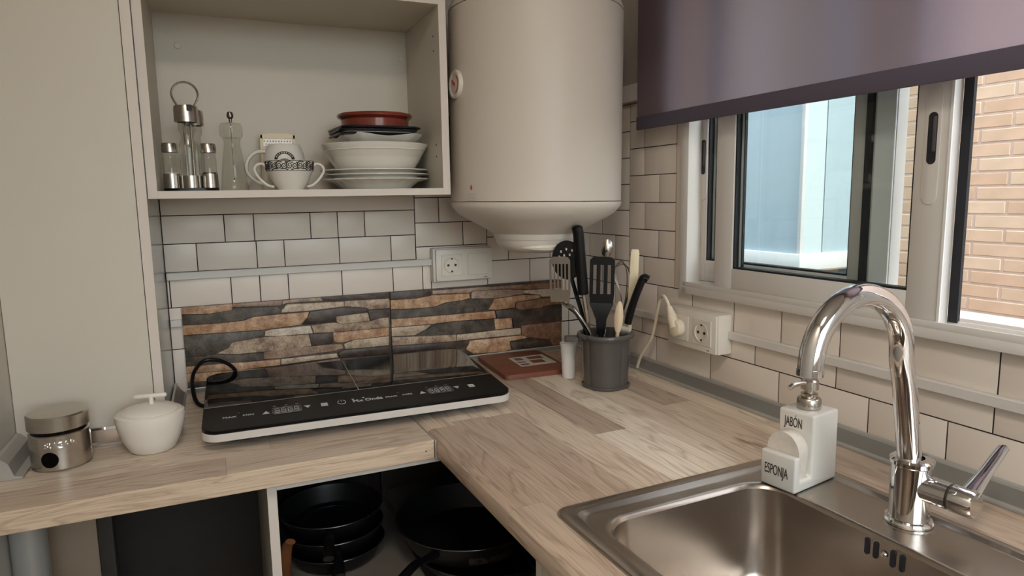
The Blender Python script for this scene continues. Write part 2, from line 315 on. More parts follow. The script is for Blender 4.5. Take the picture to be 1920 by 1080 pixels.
P2=[
('d',-5592,1925,-4631,1925,-4536,1861,-4554,1768,-4900,1760,-5590,1771),
('t',-4523,1918,-2561,1905,-2482,1821,-3395,1842,-3552,1786,-4428,1830,-4511,1822),
('b',-2545,1903,-801,1895,-802,1733,-1785,1756,-2466,1820),
('o',-5591,1757,-4900,1746,-4518,1797,-3527,1772,-3500,1644,-3772,1606,-4197,1596,-4439,1500,-4909,1495,-5595,1524),
('t',-3452,1796,-3333,1834,-2476,1800,-1975,1752,-1960,1647,-2447,1608,-2834,1592,-3463,1626),
('c',-1962,1738,-1141,1729,-802,1726,-804,1499,-1410,1523,-1478,1596,-1947,1661),
('g',-5590,1510,-4910,1475,-4380,1483,-4137,1579,-3773,1586,-3494,1617,-2857,1582,-2908,1428,-3038,1310,-3720,1279,-4327,1287,-5207,1278,-5590,1290),
('o',-2828,1571,-1954,1613,-1458,1567,-1442,1485,-2195,1452,-2231,1288,-2777,1273,-2990,1306,-2879,1425),
('b',-2182,1430,-1418,1465,-804,1471,-805,1280,-1249,1284,-1455,1223,-2086,1215,-2198,1279),
('o',-5591,1273,-5207,1261,-4027,1249,-2816,1249,-2772,1046,-3971,1080,-4543,1060,-5585,1071),
('d',-2784,1246,-2224,1260,-2093,1197,-1249,1256,-805,1264,-809,808,-1460,804,-2034,796,-2108,732,-2260,756,-2304,1029,-2740,1052),
('c',-5580,1054,-4579,1037,-4701,938,-5008,806,-5581,835),
('g',-4982,798,-4690,917,-4449,1030,-3971,1068,-2869,1028,-2827,734,-3735,732,-4642,758),
('o',-2821,1023,-2318,1015,-2293,743,-2795,737),
('s',-5576,812,-4936,767,-3912,708,-3901,547,-4649,561,-5577,595),
('c',-3890,700,-2821,715,-2058,709,-2045,528,-3113,550,-3889,546),
('b',-2027,774,-1460,783,-809,785,-807,109,-1112,141,-1148,313,-1805,417,-2015,525),
('d',-5577,578,-4650,543,-3546,499,-3550,370,-3809,323,-4475,410,-5579,415),
('o',-3524,505,-2022,504,-1828,414,-2395,385,-2353,150,-2574,112,-3439,147,-3639,284),
('d',-2379,347,-1190,311,-1133,143,-2304,144),
('d',-5579,395,-4476,384,-3686,268,-3446,127,-3445,-55,-5583,108),
('b',-3431,125,-2574,91,-2311,123,-807,93,-808,7,-3433,35),
]
# ------------------------------------------------------------------ room shell
ZT, ZF = 1.5, -0.9
wall_back = struct('wall_back', MB().box(-1.4, .12, -.0012, .12, ZF, ZT), 'grout')
wall_left = struct('wall_left', MB().box(-1.4, -1.285, -2.82, .004, ZF, ZT), 'paint')
struct('floor', MB().box(-1.4, .3, -2.95, .12, ZF-.1, ZF), 'floor')
struct('ceiling', MB().box(-1.4, .3, -2.95, .12, ZT, ZT+.1), 'ceiling')
WY0, WY1, WZ0, WZ1 = -.445, -1.372, .208, 1.02          # window opening in the right wall (right frame)
w = MB(); X0, X1 = -.0012, .12
w.box(X0, X1, WY0, .02, ZF, ZT); w.box(X0, X1, -2.82, WY1, ZF, ZT); w.box(X0, X1, WY1, WY0, ZF, WZ0); w.box(X0, X1, WY1, WY0, WZ1, ZT)
wall_right = struct('wall_right', w, 'grout', right=True)
w = MB(); w.box(-1.4, -1.2, -2.92, -2.8, ZF, ZT); w.box(.16, .3, -2.92, -2.8, ZF, ZT); w.box(-1.2, .16, -2.92, -2.8, 1.4, ZT); w.box(-1.2, .16, -2.92, -2.8, ZF, 0)
wall_rear = struct('wall_rear', w, 'paint')
def back(u, v, t): return (u, -t, v)
def rightf(u, v, t): return (-t, u, v)
def add_tile(parent, u0, u1, v0, v1, fn, g=.0011, th=.003, bv=.004, m='tile', name='tile', up=0.0):
    u0, u1 = min(u0, u1)+g, max(u0, u1)-g; v0 += g; v1 -= g; b = min(bv, (u1-u0)*.3, (v1-v0)*.3)
    if u1-u0 < .003 or v1-v0 < .003: return
    P = []
    for (i, t) in ((0, -.003), (0, th-.0012+up), (b, th+up)):
        P += [fn(a, c, t) for a, c in ((u0+i, v0+i), (u1-i, v0+i), (u1-i, v1-i), (u0+i, v1-i))]
    F = [(8, 9, 10, 11)]
    for k in (0, 4):
        for i in range(4): j = (i+1) % 4; F.append((k+i, k+j, k+4+j, k+4+i))
    return MB().raw(P, F).build(name, m, parent, sharp=.9)
def row(parent, z0, z1, xs, fn):
    for a, b in zip(xs, xs[1:]): add_tile(parent, a, b, z0, z1, fn)
# --- back wall tiles
row(wall_back, .397, .46, [-1.054, -.487], back)
row(wall_back, .335, .397, [-1.054, -.9281, -.8658, -.7408, -.6778, -.6133, -.4875], back)
row(wall_back, .2725, .335, [-1.054, -.9885, -.8636, -.8029, -.6769, -.5505, -.4875], back)
row(wall_back, .194, .2675, [-1.054, -1.0477, -.923, -.8614, -.7984, -.6742, -.5485, -.4718, -.4492], back)
row(wall_back, .10, .194, [-1.054, -1.02], back); row(wall_back, 0, .10, [-1.054, -1.02], back)
row(wall_back, .427, .49, [-.487, -.36, -.2937], back); row(wall_back, .364, .427, [-.487, -.4237, -.2937], back)
row(wall_back, .3035, .364, [-.487, -.3601, -.2937], back); row(wall_back, .2675, .3035, [-.487, -.2937], back); row(wall_back, .194, .2675, [-.4492, -.2937], back)
row(wall_back, .3209, .384, [-.2937, -.2321, -.107, .004], back); row(wall_back, .258, .3209, [-.2937, -.2321, -.107, .004], back)
row(wall_back, .1946, .258, [-.2937, -.1691, -.044, .004], back)
for i, z in enumerate((.0135, .0759, .1385)): row(wall_back, z, z+.0612, [-.079, -.0495, .004], back)
for i in range(4): row(wall_back, .384+i*.0628, .4468+i*.0628, [-.2937, -.17+.06*(i % 2), -.045+.06*(i % 2) if i % 2 == 0 else -.03, .004], back)
wp = MB().box(-1.4, .12, -.0025, .0035, .63, ZT); o = wp.build('plaster', 'wallbase', wall_back)
# --- right wall tiles (right frame)
for i, z in enumerate((.0015, .066, .1305, .195, .2595, .3225, .387, .4515, .516, .5805)):
    row(wall_right, z, z+.0645 if i != 4 else .3225, [0, -.0998, -.2235] if i % 2 else [0, -.037, -.1618, -.2235], rightf)
for i, (z, s) in enumerate(((.2115, -.284), (.2766, -.341), (.3417, -.287), (.4069, -.3423), (.4719, -.2839), (.5369, -.2829), (.602, -.341))):
    row(wall_right, z, z+.0651 if i < 6 else .645, [-.2235, s, -.402], rightf)
row(wall_right, .2115, .645, [-.4015, -.44], rightf)
row(wall_right, .140, .2115, [-.2235, -.3397, -.4638, -.5913, -.7148, -.8428, -.968, -1.0955, -1.22, -1.345, -1.47, -1.6], rightf)
row(wall_right, .0865, .140, [-.2235, -.28, -.405, -.526, -.6517, -.8382, -.966, -1.0933, -1.22, -1.345, -1.47, -1.6], rightf)
row(wall_right, .0015, .0865, [-.2235, -.3383, -.5259, -.7139, -.903, -1.032, -1.16, -1.29, -1.42, -1.6], rightf)
wp = MB(); wp.box(-.0025, .0038, -.44, .02, .645, ZT); wp.box(-.0025, .0038, -2.8, -1.6, ZF, ZT); wp.box(-.0025, .0038, -1.6, -1.372, .212, ZT); wp.box(-.0025, .0038, -1.372, -.44, 1.02, ZT); wp.box(-.0025, .0038, -1.6, .0, ZF, .0)
wp.build('plaster', 'wallbase', wall_right)
o = MB().box(-.02, .0, -.44, 0, .648, .688, .003).build('trim_1', 'alu', right=True); o['kind'] = 'structure'
# ------------------------------------------------------------------ window
fr = MB(); xa, xb = -.02, .075
fr.box(xa, xb, -.463, -.438, .208, 1.03, .002); fr.box(xa, xb, -1.378, -1.352, .208, 1.03, .002)
fr.box(xa, xb, -1.372, -.445, .2075, .2245, .002); fr.box(xa, xb, -1.372, -.445, 1.0, 1.03, .002)
fr.box(-.02, -.016, -1.372, -.45, .2235, .2345, .001); fr.box(.012, .015, -1.372, -.45, .2235, .2345, .001); fr.box(.044, .047, -1.372, -.45, .2235, .234, .001)
win = struct('window_1', fr, 'alu', right=True)
def slot(parent, y, z0, z1, x, pz0, pz1, m='dark_slot'):
    def f(u, v, t): return (x-t, u, v)
    h = MB().prism(rrect(y-.0115, y+.0115, pz0, pz1, .0112), 0, .0012, f, .0005).build('handle_plate', 'alu', parent)
    MB().prism(rrect(y-.0068, y+.0068, z0, z1, .0066), .0002, .0016, f).build('handle_slot', m, h)
    MB().prism(rrect(y-.0058, y-.0008, z0+.018, z1-.006, .002), .0012, .0024, f, .0004).build('handle_latch', 'latch_grey', h)
def sash(name, x0, x1, ya, yb, yc, yd, z0, z1, z2, z3):
    s = MB(); s.box(x0, x1, yb, ya, z0, z3, .0015); s.box(x0, x1, yd, yc, z0, z3, .0015); s.box(x0, x1, yc, yb, z0, z1, .0015); s.box(x0, x1, yc, yb, z2, z3, .0015)
    o = s.build(name, 'alu', win); g = MB(); xm = (x0+x1)/2; k = .0035
    for q in ((xm-.009, xm+.009, yb-k, yb, z1, z2), (xm-.009, xm+.009, yc, yc+k, z1, z2), (xm-.009, xm+.009, yc, yb, z1, z1+k), (xm-.009, xm+.009, yc, yb, z2-k, z2)): g.box(*q)
    g.build('gasket', 'rubber', o); MB().box(xm-.002, xm+.002, yc, yb, z1, z2).build('pane', 'glass', o); MB().box(xm+.0025, xm+.0085, yb-k-.0065, yb-k-.0005, z1+k, z2-k).build('glass_spacer', 'alu_out', o); MB().box(xm+.0025, xm+.0085, yb-k-.009, yb-k-.0066, z1+k, z2-k).build('glass_seal', 'rubber', o); return o
sB = sash('outer_sash', .018, .043, -.458, -.479, -.8334, -.9103, .235, .281, .95, 1.0)
sA = sash('inner_sash', -.015, .010, -.5446, -.594, -.9633, -1.0133, .2245, .2745, .95, 1.0)
slot(sB, -.4685, .467, .541, .0178, .412, .58); slot(sA, -.989, .4631, .5373, -.0152, .405, .58)
MB().box(.0095, .016, -1.027, -1.0133, .232, .99).build('brush_seal', 'rubber', sA)
MB().box(-.0165, -.0145, -1.0165, -1.0125, .226, 1.0).build('edge_strip', 'alu_out', sA)
MB().box(.012, .0185, -.871, -.8595, .24, .995).build('brush_seal', 'rubber', sB)
MB().box(.0155, .0185, -.9085, -.8745, .24, .995, .0008, 1).build('sunlit_strip', 'alu_out', sB)  # sunlight on this stile band is put in as a paler strip
# ------------------------------------------------------------------ outside: light well
bw_ = MB().box(2.016, 2.2, -2.6, 3.2, -2.5, 3.0); wall_outside = struct('wall_outside', bw_, 'mortar', right=True)
rnd = random.Random(3); bm_ = {}
def brick_mesh(L_):
    k = round(L_, 3)
    if k not in bm_:
        o = MB().box(-.016, .03, -L_/2, L_/2, -.025, .025, .0025, 1).build('brick', 'brick'); bm_[k] = o.data; bpy.data.objects.remove(o)
    return bm_[k]
mbr = {}
for i in range(25):
    z = -.42+i*.059; 
    for j in range(11):
        y = -1.0+j*.25+(.125 if i % 2 else 0)
        if z > .05 and y > .68: continue
        src = brick_mesh(.24); mn = rnd.choice(['brick', 'brick', 'brick_b', 'brick_c'])
        if mn not in mbr: mbr[mn] = src.copy(); mbr[mn].materials.clear(); mbr[mn].materials.append(MATS[mn])
        o = bpy.data.objects.new('brick', mbr[mn]); COL.objects.link(o); o.parent = wall_outside; o.location = (2.0285+rnd.uniform(-.001, .001), y, z)
struct('floor_outside', MB().box(.2, 2.0, -2.6, 3.2, -2.6, -2.5), 'mortar', right=True)
# neighbour's glazed gallery
ga = thing('glazed_gallery', 'pale blue glazed gallery jutting from the brick wall outside the window', 'gallery', (0, 0, 0), right=True)
GX, GY, GZ = 1.48, .555, .09
MB().box(GX-.02, 1.998, GY-.02, 2.4, GZ-.02, GZ+.055, .004).build('base_rail', 'gallery_frame', ga)
MB().box(GX+.03, 1.998, GY+.03, 2.38, GZ-.034, GZ-.02, .004).build('floor_slab', 'render_white', ga)
for k, (a, b) in enumerate(((GY, 1.02), (1.02, 1.62), (1.62, 2.38))):
    MB().box(GX, GX+.012, a+.004, b-.004, GZ+.055, 2.0).build('panel', 'gallery_blue_light' if k == 1 else 'gallery_blue', ga)
for k, (a, b) in enumerate(((GX+.014, 1.62), (1.62, 1.996))):
    MB().box(a+.003, b-.003, GY, GY+.012, GZ+.055, 2.0).build('panel', 'gallery_blue_light' if k == 0 else 'gallery_blue', ga)  # sunlit and shadowed halves of the side face put into panel colour
MB().box(GX-.006, GX+.014, GY-.006, GY+.014, GZ+.055, 2.0, .003).build('corner_post', 'gallery_frame', ga)
MB().box(GX-.02, 1.998, GY-.02, 2.4, 2.0, 2.06, .004).build('top_rail', 'gallery_frame', ga)
MB().box(1.93, 1.996, .605, .712, -.012, .05, .006).build('meter_box', 'blue_box')
tag(bpy.data.objects['meter_box'], 'small blue grey box on the brick wall below the glazed gallery', 'box'); bpy.data.objects['meter_box'].rotation_euler.z = TH
o = MB().box(.076, .33, -1.5, -.3, .150, .196, .006).build('window_sill', 'render_white', right=True); o.name = 'sill_1'; o['kind'] = 'structure'
o = MB().box(.12, .2, -3.6, -1.6, -2.5, 3.0).build('trim_2', 'render_white', right=True); o['kind'] = 'structure'
# unseen window behind the camera, opening sized for the light it gives the room
bd = MB()
for x in (-1.2, -.54, .12): bd.box(x, x+.04, -2.88, -2.84, 0, 1.4)
bd.box(-1.2, .16, -2.88, -2.84, 0, .05); bd.box(-1.2, .16, -2.88, -2.84, 1.35, 1.4); dr = struct('unseen_window', bd, 'alu')
for x in (-1.16, -.5): MB().box(x, x+.62, -2.862, -2.858, .05, 1.35).build('pane', 'glass', dr)
# unseen fill lamp added on the ceiling to brighten the room
lp = thing('fill_lamp', 'added round fill lamp with opal shade, unseen above the kitchen', 'lamp', (-.98, -1.75, ZT))
MB().lathe([(0, 0), (.2, 0), (.2, -.02), (.19, -.025)], 32).build('base', 'alu', lp)
MB().lathe([(.188, -.02), (.185, -.05), (.15, -.075), (.08, -.088), (0, -.09)], 32).build('shade', 'fill_lamp_glow', lp)
_l = bpy.data.lights.new('fill_lamp_light', 'AREA'); _l.shape = 'DISK'; _l.size = .36; _l.energy = FILL_LAMP_WATTS; _l.color = (1.0, .87, .74)
_lo = bpy.data.objects.new('fill_lamp_light', _l); COL.objects.link(_lo); _lo.location = (0, 0, -.1); _lo.parent = lp
# ------------------------------------------------------------------ worktops
rw_ = thing('worktop', 'long plank pattern worktop under the window holding the steel sink', 'worktop', right=True)
SX0, SX1, SY0, SY1 = -.562, -.142, -.872, -1.56
core = MB()
for q in ((-.622, SX0, -1.9, 0), (SX1, -.001, -1.9, 0), (SX0, SX1, SY0, 0), (SX0, SX1, -1.9, SY1)): core.box(q[0], q[1], q[2], q[3], -.033, -.003)
core.build('core', 'dark_board', rw_)
nose = [(-.572, 0), (-.616, 0), (-.6225, -.0018), (-.627, -.006), (-.6288, -.012), (-.6288, -.028), (-.627, -.033), (-.62, -.0335), (-.62, -.0035), (-.572, -.0035)]
rp_ = random.Random(11)
def ysplit(y0, y1):
    out = [y0]; y = y0-rp_.uniform(.2, .75)
    while y > y1+.12: out.append(y); y -= rp_.uniform(.4, .8)
    return out+[y1]
ys = [0, -.47, -.83, -1.32, -1.9]
for a, b in zip(ys, ys[1:]):
    MB().prism(nose, a-.0001, b+.0001, lambda u, v, t: (u, t, v)).build('plank', 'wood_y', rw_, sharp=.5)
xs = [-.572, -.502, -.438, -.366, -.297, -.226, -.152, -.083, -.001]
for a, b in zip(xs, xs[1:]):
    spans = [(0, -1.9)] if (b <= SX0 or a >= SX1) else [(0, SY0), (SY1, -1.9)]
    if a < SX0 < b: spans = [(0, SY0), (SY1, -1.9)]
    if a < SX1 < b: spans = [(0, SY0), (SY1, -1.9)]
    for s0, s1 in spans:
        yy = ysplit(s0, s1)
        for p, q in zip(yy, yy[1:]): MB().box(a+.0003, b-.0003, q+.0002, p-.0002, -.0035, 0).build('plank', 'wood_y', rw_)
MB().box(SX1, -.083, SY1, SY0, -.0035, 0).build('plank', 'wood_y', rw_)
lw = thing('worktop', 'shorter worktop with pale edge band under the black hob', 'worktop')
MB().box(-1.285, -.6185, -.541, -.001, -.033, -.003).build('core', 'dark_board', lw)
yb_ = [-.001, -.075, -.16, -.232, -.31, -.385, -.462, -.543]
for i, (a, b) in enumerate(zip(yb_, yb_[1:])):
    x = -1.285; xx = [x]; x += rp_.uniform(.15, .4)
    while x < -.75: xx.append(x); x += rp_.uniform(.25, .45)
    xx.append(-.6185)
    for p, q in zip(xx, xx[1:]): MB().box(p+.0002, q-.0002, b+.0003, a-.0003, -.0035, 0).build('plank', 'wood_x', lw)
MB().box(-1.285, -.6195, -.545, -.541, -.0335, -.0008, .0008, 1).build('edge_band', 'wood_edge', lw)
MB().lathe([(0, 0), (.0012, 0), (.0012, .0012), (0, .0012)], 10).build('screw_hole', 'dark_slot', lw).matrix_local = Matrix.Translation((-.634, -.545, -.017)) @ Matrix.Rotation(R(90), 4, 'X')
js = MB().box(-.6316, -.6290, -.531, -.02, -.034, .0012, .0006, 1).build('joint_strip', 'grey_light', right=True)
for c_ in lw.children:
    for v in c_.data.vertices:
        if v.co.x > -.64 and c_.name.split('.')[0] != 'screw_hole': v.co.x = -.6320-TH*v.co.y+(v.co.x+.6185)
tag(js, 'thin metal strip covering the joint between the two worktops', 'strip')
# aluminium upstands
def upstand(name, label, P0, P1, nrm, right=False, h=.027, d=.03, chrome=False):
    u = thing(name, label, 'trim', right=right); P0, P1, nrm = Vector(P0), Vector(P1), Vector(nrm)
    def ex(prof, nm, m):
        n = len(prof); vs = [P+nrm*a+Vector((0, 0, c)) for P in (P0, P1) for a, c in prof]
        MB().raw(vs, [tuple(range(n))[::-1], tuple(range(n, 2*n))]+[(i, (i+1) % n, n+(i+1) % n, n+i) for i in range(n)]).build(nm, m, u, sharp=.3)
    ex([(.001, .0005), (d*.93, .0005), (d*.93, h*.16), (d*.55, h*.5), (d*.25, h*.86), (.001, h*.88)], 'profile', 'steel_dark' if chrome else 'grey_alu')
    m = 'chrome' if chrome else 'grey_light'
    ex([(.001, h*.86), (d*.26, h*.84), (d*.22, h), (.001, h*1.03)], 'top_lip', m); ex([(d*.82, .0005), (d, .0005), (d, h*.14), (d*.84, h*.24)], 'bottom_lip', m); return u
upstand('worktop_upstand', 'grey aluminium upstand along the worktop under the window wall', (0-.003, -.004, 0), (-.003, -1.9, 0), (-1, 0, 0), right=True)
upstand('worktop_upstand', 'low grey upstand along the foot of the stone panels', (-1.03, -.019, 0), (-.035, -.019, 0), (0, -1, 0), h=.012, d=.012)
upstand('worktop_upstand', 'short silver upstand behind the steel jar and the white sugar bowl', (-1.256, -.29, 0), (-1.062, -.29, 0), (0, -1, 0), h=.03, d=.02, chrome=True)
upstand('worktop_upstand', 'short grey upstand beside the tall side board near the hob cable', (-1.053, -.29, 0), (-1.053, -.03, 0), (1, 0, 0), h=.03, d=.022)
lt = thing('worktop_upstand', 'pale grey corner profile with a cut end on the left wall', 'trim')
pr_ = [(-1.284, .0005), (-1.252, .0005), (-1.250, .003), (-1.262, .006), (-1.268, .026), (-1.279, .037), (-1.284, .039)]
MB().prism(pr_, .415, .235, back).build('profile', 'grey_light', lt, sharp=.3)
# ------------------------------------------------------------------ tall panels and wall cabinet
bp_ = MB().box(-1.284, -1.0715, -.288, -.272, .001, ZT-.002, .0008, 1).build('boxing_panel', 'laminate'); tag(bp_, 'tall white boxing panel at left behind the steel jar', 'panel')
sp = thing('side_board', 'tall white side board with pale front edge left of the open cabinet', 'panel')
MB().box(-1.0702, -1.0545, -.2885, -.006, .001, ZT-.002).build('board', 'laminate_side', sp); MB().box(-1.0702, -1.0543, -.2895, -.2885, .001, ZT-.002).build('edge_band', 'laminate_edge', sp)
cb_ = thing('wall_cabinet', 'white open wall cabinet holding dishes beside the water heater', 'cabinet', (0, 0, 0))
CT = 1.25
for n_, q in (('side_panel', (-1.0537, -1.038, -.2685, -.006, .433, CT)), ('side_panel', (-.4968, -.481, -.2685, -.006, .433, CT)), ('bottom_shelf', (-1.0378, -.497, -.2685, -.012, .433, .4468)), ('middle_shelf', (-1.0378, -.497, -.2685, -.012, .82, .836)), ('top_panel', (-1.0378, -.497, -.2685, -.012, CT-.016, CT)), ('back_panel', (-1.0378, -.497, -.0118, -.0062, .433, CT))):
    p = MB().box(*q).build(n_, 'laminate', cb_)
    if n_ == 'back_panel': continue
    e = (q[0], q[1], -.2697, -.2685, q[4], q[5]); MB().box(*e).build('edge_band', 'laminate_edge', p)
    if q[0] == -.4968:
        for yy, zz in ((-.23, .765), (-.23, .735), (-.23, .54), (-.23, .515)): 
            h = MB().lathe([(0, 0), (.0022, 0), (.0022, .0004), (0, .0004)], 12).build('peg_hole', 'print_dark', p); h.matrix_local = Matrix.Translation((-.4969, yy, zz)) @ Matrix.Rotation(R(-90), 4, 'Y')
for x, z in ((-.993, .755), (-.51, .758)):
    h = MB().lathe([(0, .002), (.006, .0018), (.0075, 0)], 20).build('cap', 'laminate_edge', cb_); h.matrix_local = Matrix.Translation((x, -.0118, z)) @ Matrix.Rotation(R(90), 4, 'X')
# ------------------------------------------------------------------ base units
bc = thing('base_cabinet', 'open white base cabinet with pans under the hob worktop', 'cabinet', (0, 0, ZF))
H = -.0335-ZF
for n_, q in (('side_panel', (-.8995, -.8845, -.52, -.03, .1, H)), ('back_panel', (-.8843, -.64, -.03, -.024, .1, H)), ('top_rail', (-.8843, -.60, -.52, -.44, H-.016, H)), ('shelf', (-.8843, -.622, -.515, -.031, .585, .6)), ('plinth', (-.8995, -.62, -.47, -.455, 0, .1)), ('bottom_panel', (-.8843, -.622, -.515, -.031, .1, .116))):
    p = MB().box(*q).build(n_, {'plinth': 'grey_alu', 'shelf': 'shelf_shaded', 'back_panel': 'dark_board'}.get(n_, 'laminate'), bc)  # shelf and back panel coloured dark to deepen the cabinet's inner shade
    if n_ in ('side_panel', 'top_rail'): MB().box(q[0], q[1], -.5212, -.52, q[4], q[5]).build('edge_band', 'laminate_edge', p)
sc_ = thing('base_cabinet', 'white sink base cabinet under the window worktop', 'cabinet', (0, 0, ZF), right=True)
MB().box(-.6, -.02, -1.88, -.872, .1, .6).build('carcass', 'laminate', sc_)
MB().box(-.6, -.02, -.872, -.856, .1, H).build('side_panel', 'laminate_edge', sc_)
MB().box(-.6, -.02, -1.88, -1.864, .6, H).build('side_panel', 'laminate_edge', sc_); MB().box(-.6, -.585, -1.862, -.874, H-.05, H).build('top_rail', 'laminate', sc_)
for o_ in list(rw_.children)+list(lw.children):
    o_.color = (rp_.choice((0, .12, .3, .5, .5, .7, .85, 1)), 0, 0, 1)
for k in (0, 1):
    d_ = MB().box(-.618, -.602, -1.395-.482*k+.0, -.915-.482*k, .11, H-.06, .001, 1).build('door', 'laminate', sc_); MB().tube([(-.618, -1.36-.09*k, .6), (-.64, -1.36-.09*k, .6), (-.64, -1.36-.09*k, .72), (-.618, -1.36-.09*k, .72)], .005).build('handle', 'steel', d_)
MB().box(-.6, -.02, -.855, -.03, .585, .6).build('corner_shelf', 'shelf_shaded', sc_); MB().box(-.02, -.008, -.855, -.03, .1, H).build('back_panel', 'dark_board', sc_); MB().box(-.61, -.02, -.028, -.02, .1, H).build('corner_back', 'dark_board', sc_)  # corner shelf and backs: inner shade put into their dark colour
# ------------------------------------------------------------------ stone cladding
def stone_panel(label, data, x0, x1, z0, z1):
    t = thing('stone_cladding', label, 'wall panel'); MB().box(x0, x1, -.0125, -.0035, z0, z1).build('backing', 'stone_d', t); rr = random.Random(5)
    for s in data:
        pts = [(a*1e-4, b*1e-4) for a, b in zip(s[1::2], s[2::2])]; pts = [(x0+.0003 if u < x0+.004 else x1-.0003 if u > x1-.004 else u, z1 if v > z1-.003 else max(v, z0)) for u, v in pts]
        cu = sum(p[0] for p in pts)/len(pts); cv = sum(p[1] for p in pts)/len(pts)
        MB().prism(pts, .0124, .0145+rr.uniform(0, .0025), back, bev=.0008).build('stone', 'stone_'+s[0], t, sharp=.5)
stone_panel('stone look cladding panel with pale strips directly behind the left half of the hob', P1, -1.0283, -.5622, .002, .195)
stone_panel('stone look cladding panel with dark strips nearest the utensil pot', P2, -.5608, -.0785, .002, .195)
# ------------------------------------------------------------------ trunking
def trunk(label, q, right=False, lines=True):
    t = thing('cable_trunking', label, 'trunking', right=right); MB().box(*q, .0012, 1).build('channel', 'alu', t); return t
trunk('white cable trunking running along the back tiles to the socket', (-1.052, -.449, -.0145, -.003, .2562, .2725))
trunk('stub of white cable trunking between side board and stone panel', (-1.052, -1.03, -.0145, -.003, .152, .168))
trunk('white cable trunking along the window wall right of its socket', (-.0145, -.003, -1.6, -.589, .128, .1442), True)
trunk('white cable trunking on the window wall left of its socket', (-.0145, -.003, -.434, -.03, .128, .1442), True)
# ------------------------------------------------------------------ sockets
def schuko(parent, cx, cz, y, nm='socket_insert'):
    s = MB().box(cx-.0275, cx+.0275, y-.0022, y, cz-.0275, cz+.0275, .001, 1).build(nm, 'plastic_white', parent)
    M = Matrix.Translation((cx, y-.0022, cz)) @ Matrix.Rotation(R(90), 4, 'X')
    b = MB().lathe([(.0205, .0), (.0205, .0012), (.0188, .0012), (.018, -.0002), (.0175, -.0006), (0, -.0006)], 36).build('socket_well', 'plastic_white', s); b.matrix_local = M @ Matrix.Translation((0, 0, .0012))
    for dx, dz, r in ((-.0095, 0, .0032), (.0095, 0, .0032), (0, .016, .0022), (0, -.016, .0026)):
        h = MB().lathe([(0, .0004), (r, .0004), (r, -.0004)], 14).build('contact', 'print_dark', s); h.matrix_local = Matrix.Translation((cx+dx, y-.0032, cz+dz)) @ Matrix.Rotation(R(90), 4, 'X')
    return s
s1 = thing('double_socket', 'white double wall plate with one socket and a blank beside the stone panels', 'socket', (-.445, -.0035, .2158))
MB().box(-.006, .149, -.0235, 0, -.002, .084, .002).build('mounting_box', 'alu', s1); MB().box(0, .152, -.0315, -.0235, 0, .081, .0022).build('plate', 'plastic_white', s1)
schuko(s1, .0405, .0405, -.0315); p = MB().box(.084, .139, -.0337, -.0315, .013, .068, .001, 1).build('blank_insert', 'plastic_white', s1)
MB().box(.128, .137, -.0319, -.0314, .0045, .0065).build('maker_mark', 'grey_alu', s1)
s2 = thing('double_socket', 'white double socket box with a plug under the window', 'socket', (-.0035, -.4352, .0973), -PI/2, right=True)
MB().box(0, .154, -.036, 0, -.001, .082, .0025).build('mounting_box', 'plastic_white', s2); MB().box(-.001, .152, -.0415, -.036, 0, .081, .002).build('plate', 'plastic_white', s2)
schuko(s2, .042, .0405, -.0415); schuko(s2, .112, .0405, -.0415); MB().box(.126, .134, -.0419, -.0414, .004, .006).build('maker_mark', 'grey_alu', s2)
pg = thing('plug', 'cream right angle plug with cord in the window wall socket', 'plug', (-.0035, -.4352, .0973), -PI/2, right=True)
b = MB().lathe([(0, .019), (.013, .0185), (.0175, .0165), (.0185, .012), (.0185, -.002)], 32).build('plug_body', 'cord_cream', pg); b.matrix_local = Matrix.Translation((.042, -.044, .0405)) @ Matrix.Rotation(R(90), 4, 'X')
MB().tube([(.042, -.055, .0405), (.034, -.056, .056), (.026, -.056, .072), (.021, -.056, .083)], [.0135, .0115, .0085, .006], 14).build('plug_neck', 'cord_cream', pg)
for k in range(5):
    q = Vector((.031-.0026*k, -.056, .063+.0048*k)); dd = Vector((-.4, 0, .9)).normalized()
    MB().tube([q-dd*.0012, q+dd*.0012], .0112-.0011*k, 14).build('strain_ring', 'cord_cream', pg)
MB().tube(bez([(.021, -.056, .082), (.014, -.056, .094), (.0, -.054, .104), (-.016, -.05, .099), (-.03, -.046, .076), (-.045, -.042, .036), (-.06, -.04, .0), (-.085, -.038, -.03), (-.11, -.036, -.06), (-.13, -.03, -.09)], 50), .0036, 10).build('cord', 'cord_cream', pg)
# ------------------------------------------------------------------ roller blind
bl = thing('roller_blind', 'dark purple grey roller blind half lowered over the window', 'blind', right=True)
MB().raw([(-.0508, -1.5+1.1804*i/20, .6+.72*j) for j in (0, 1) for i in range(21)], [(i, i+1, 22+i, 21+i) for i in range(20)]).build('fabric', 'blind_fabric', bl); MB().box(-.0535, -.0485, -1.5, -.3196, .5725, .602, .0015).build('hem_bar', 'blind_hem', bl)
MB().tube([(-.03, -1.5, 1.33), (-.03, -.31, 1.33)], .022, 20).build('roller', 'alu', bl)
for y in (-1.5, -.312): MB().box(-.06, -.0, y-.004, y+.004, 1.3, 1.36, .001, 1).build('bracket', 'alu', bl)
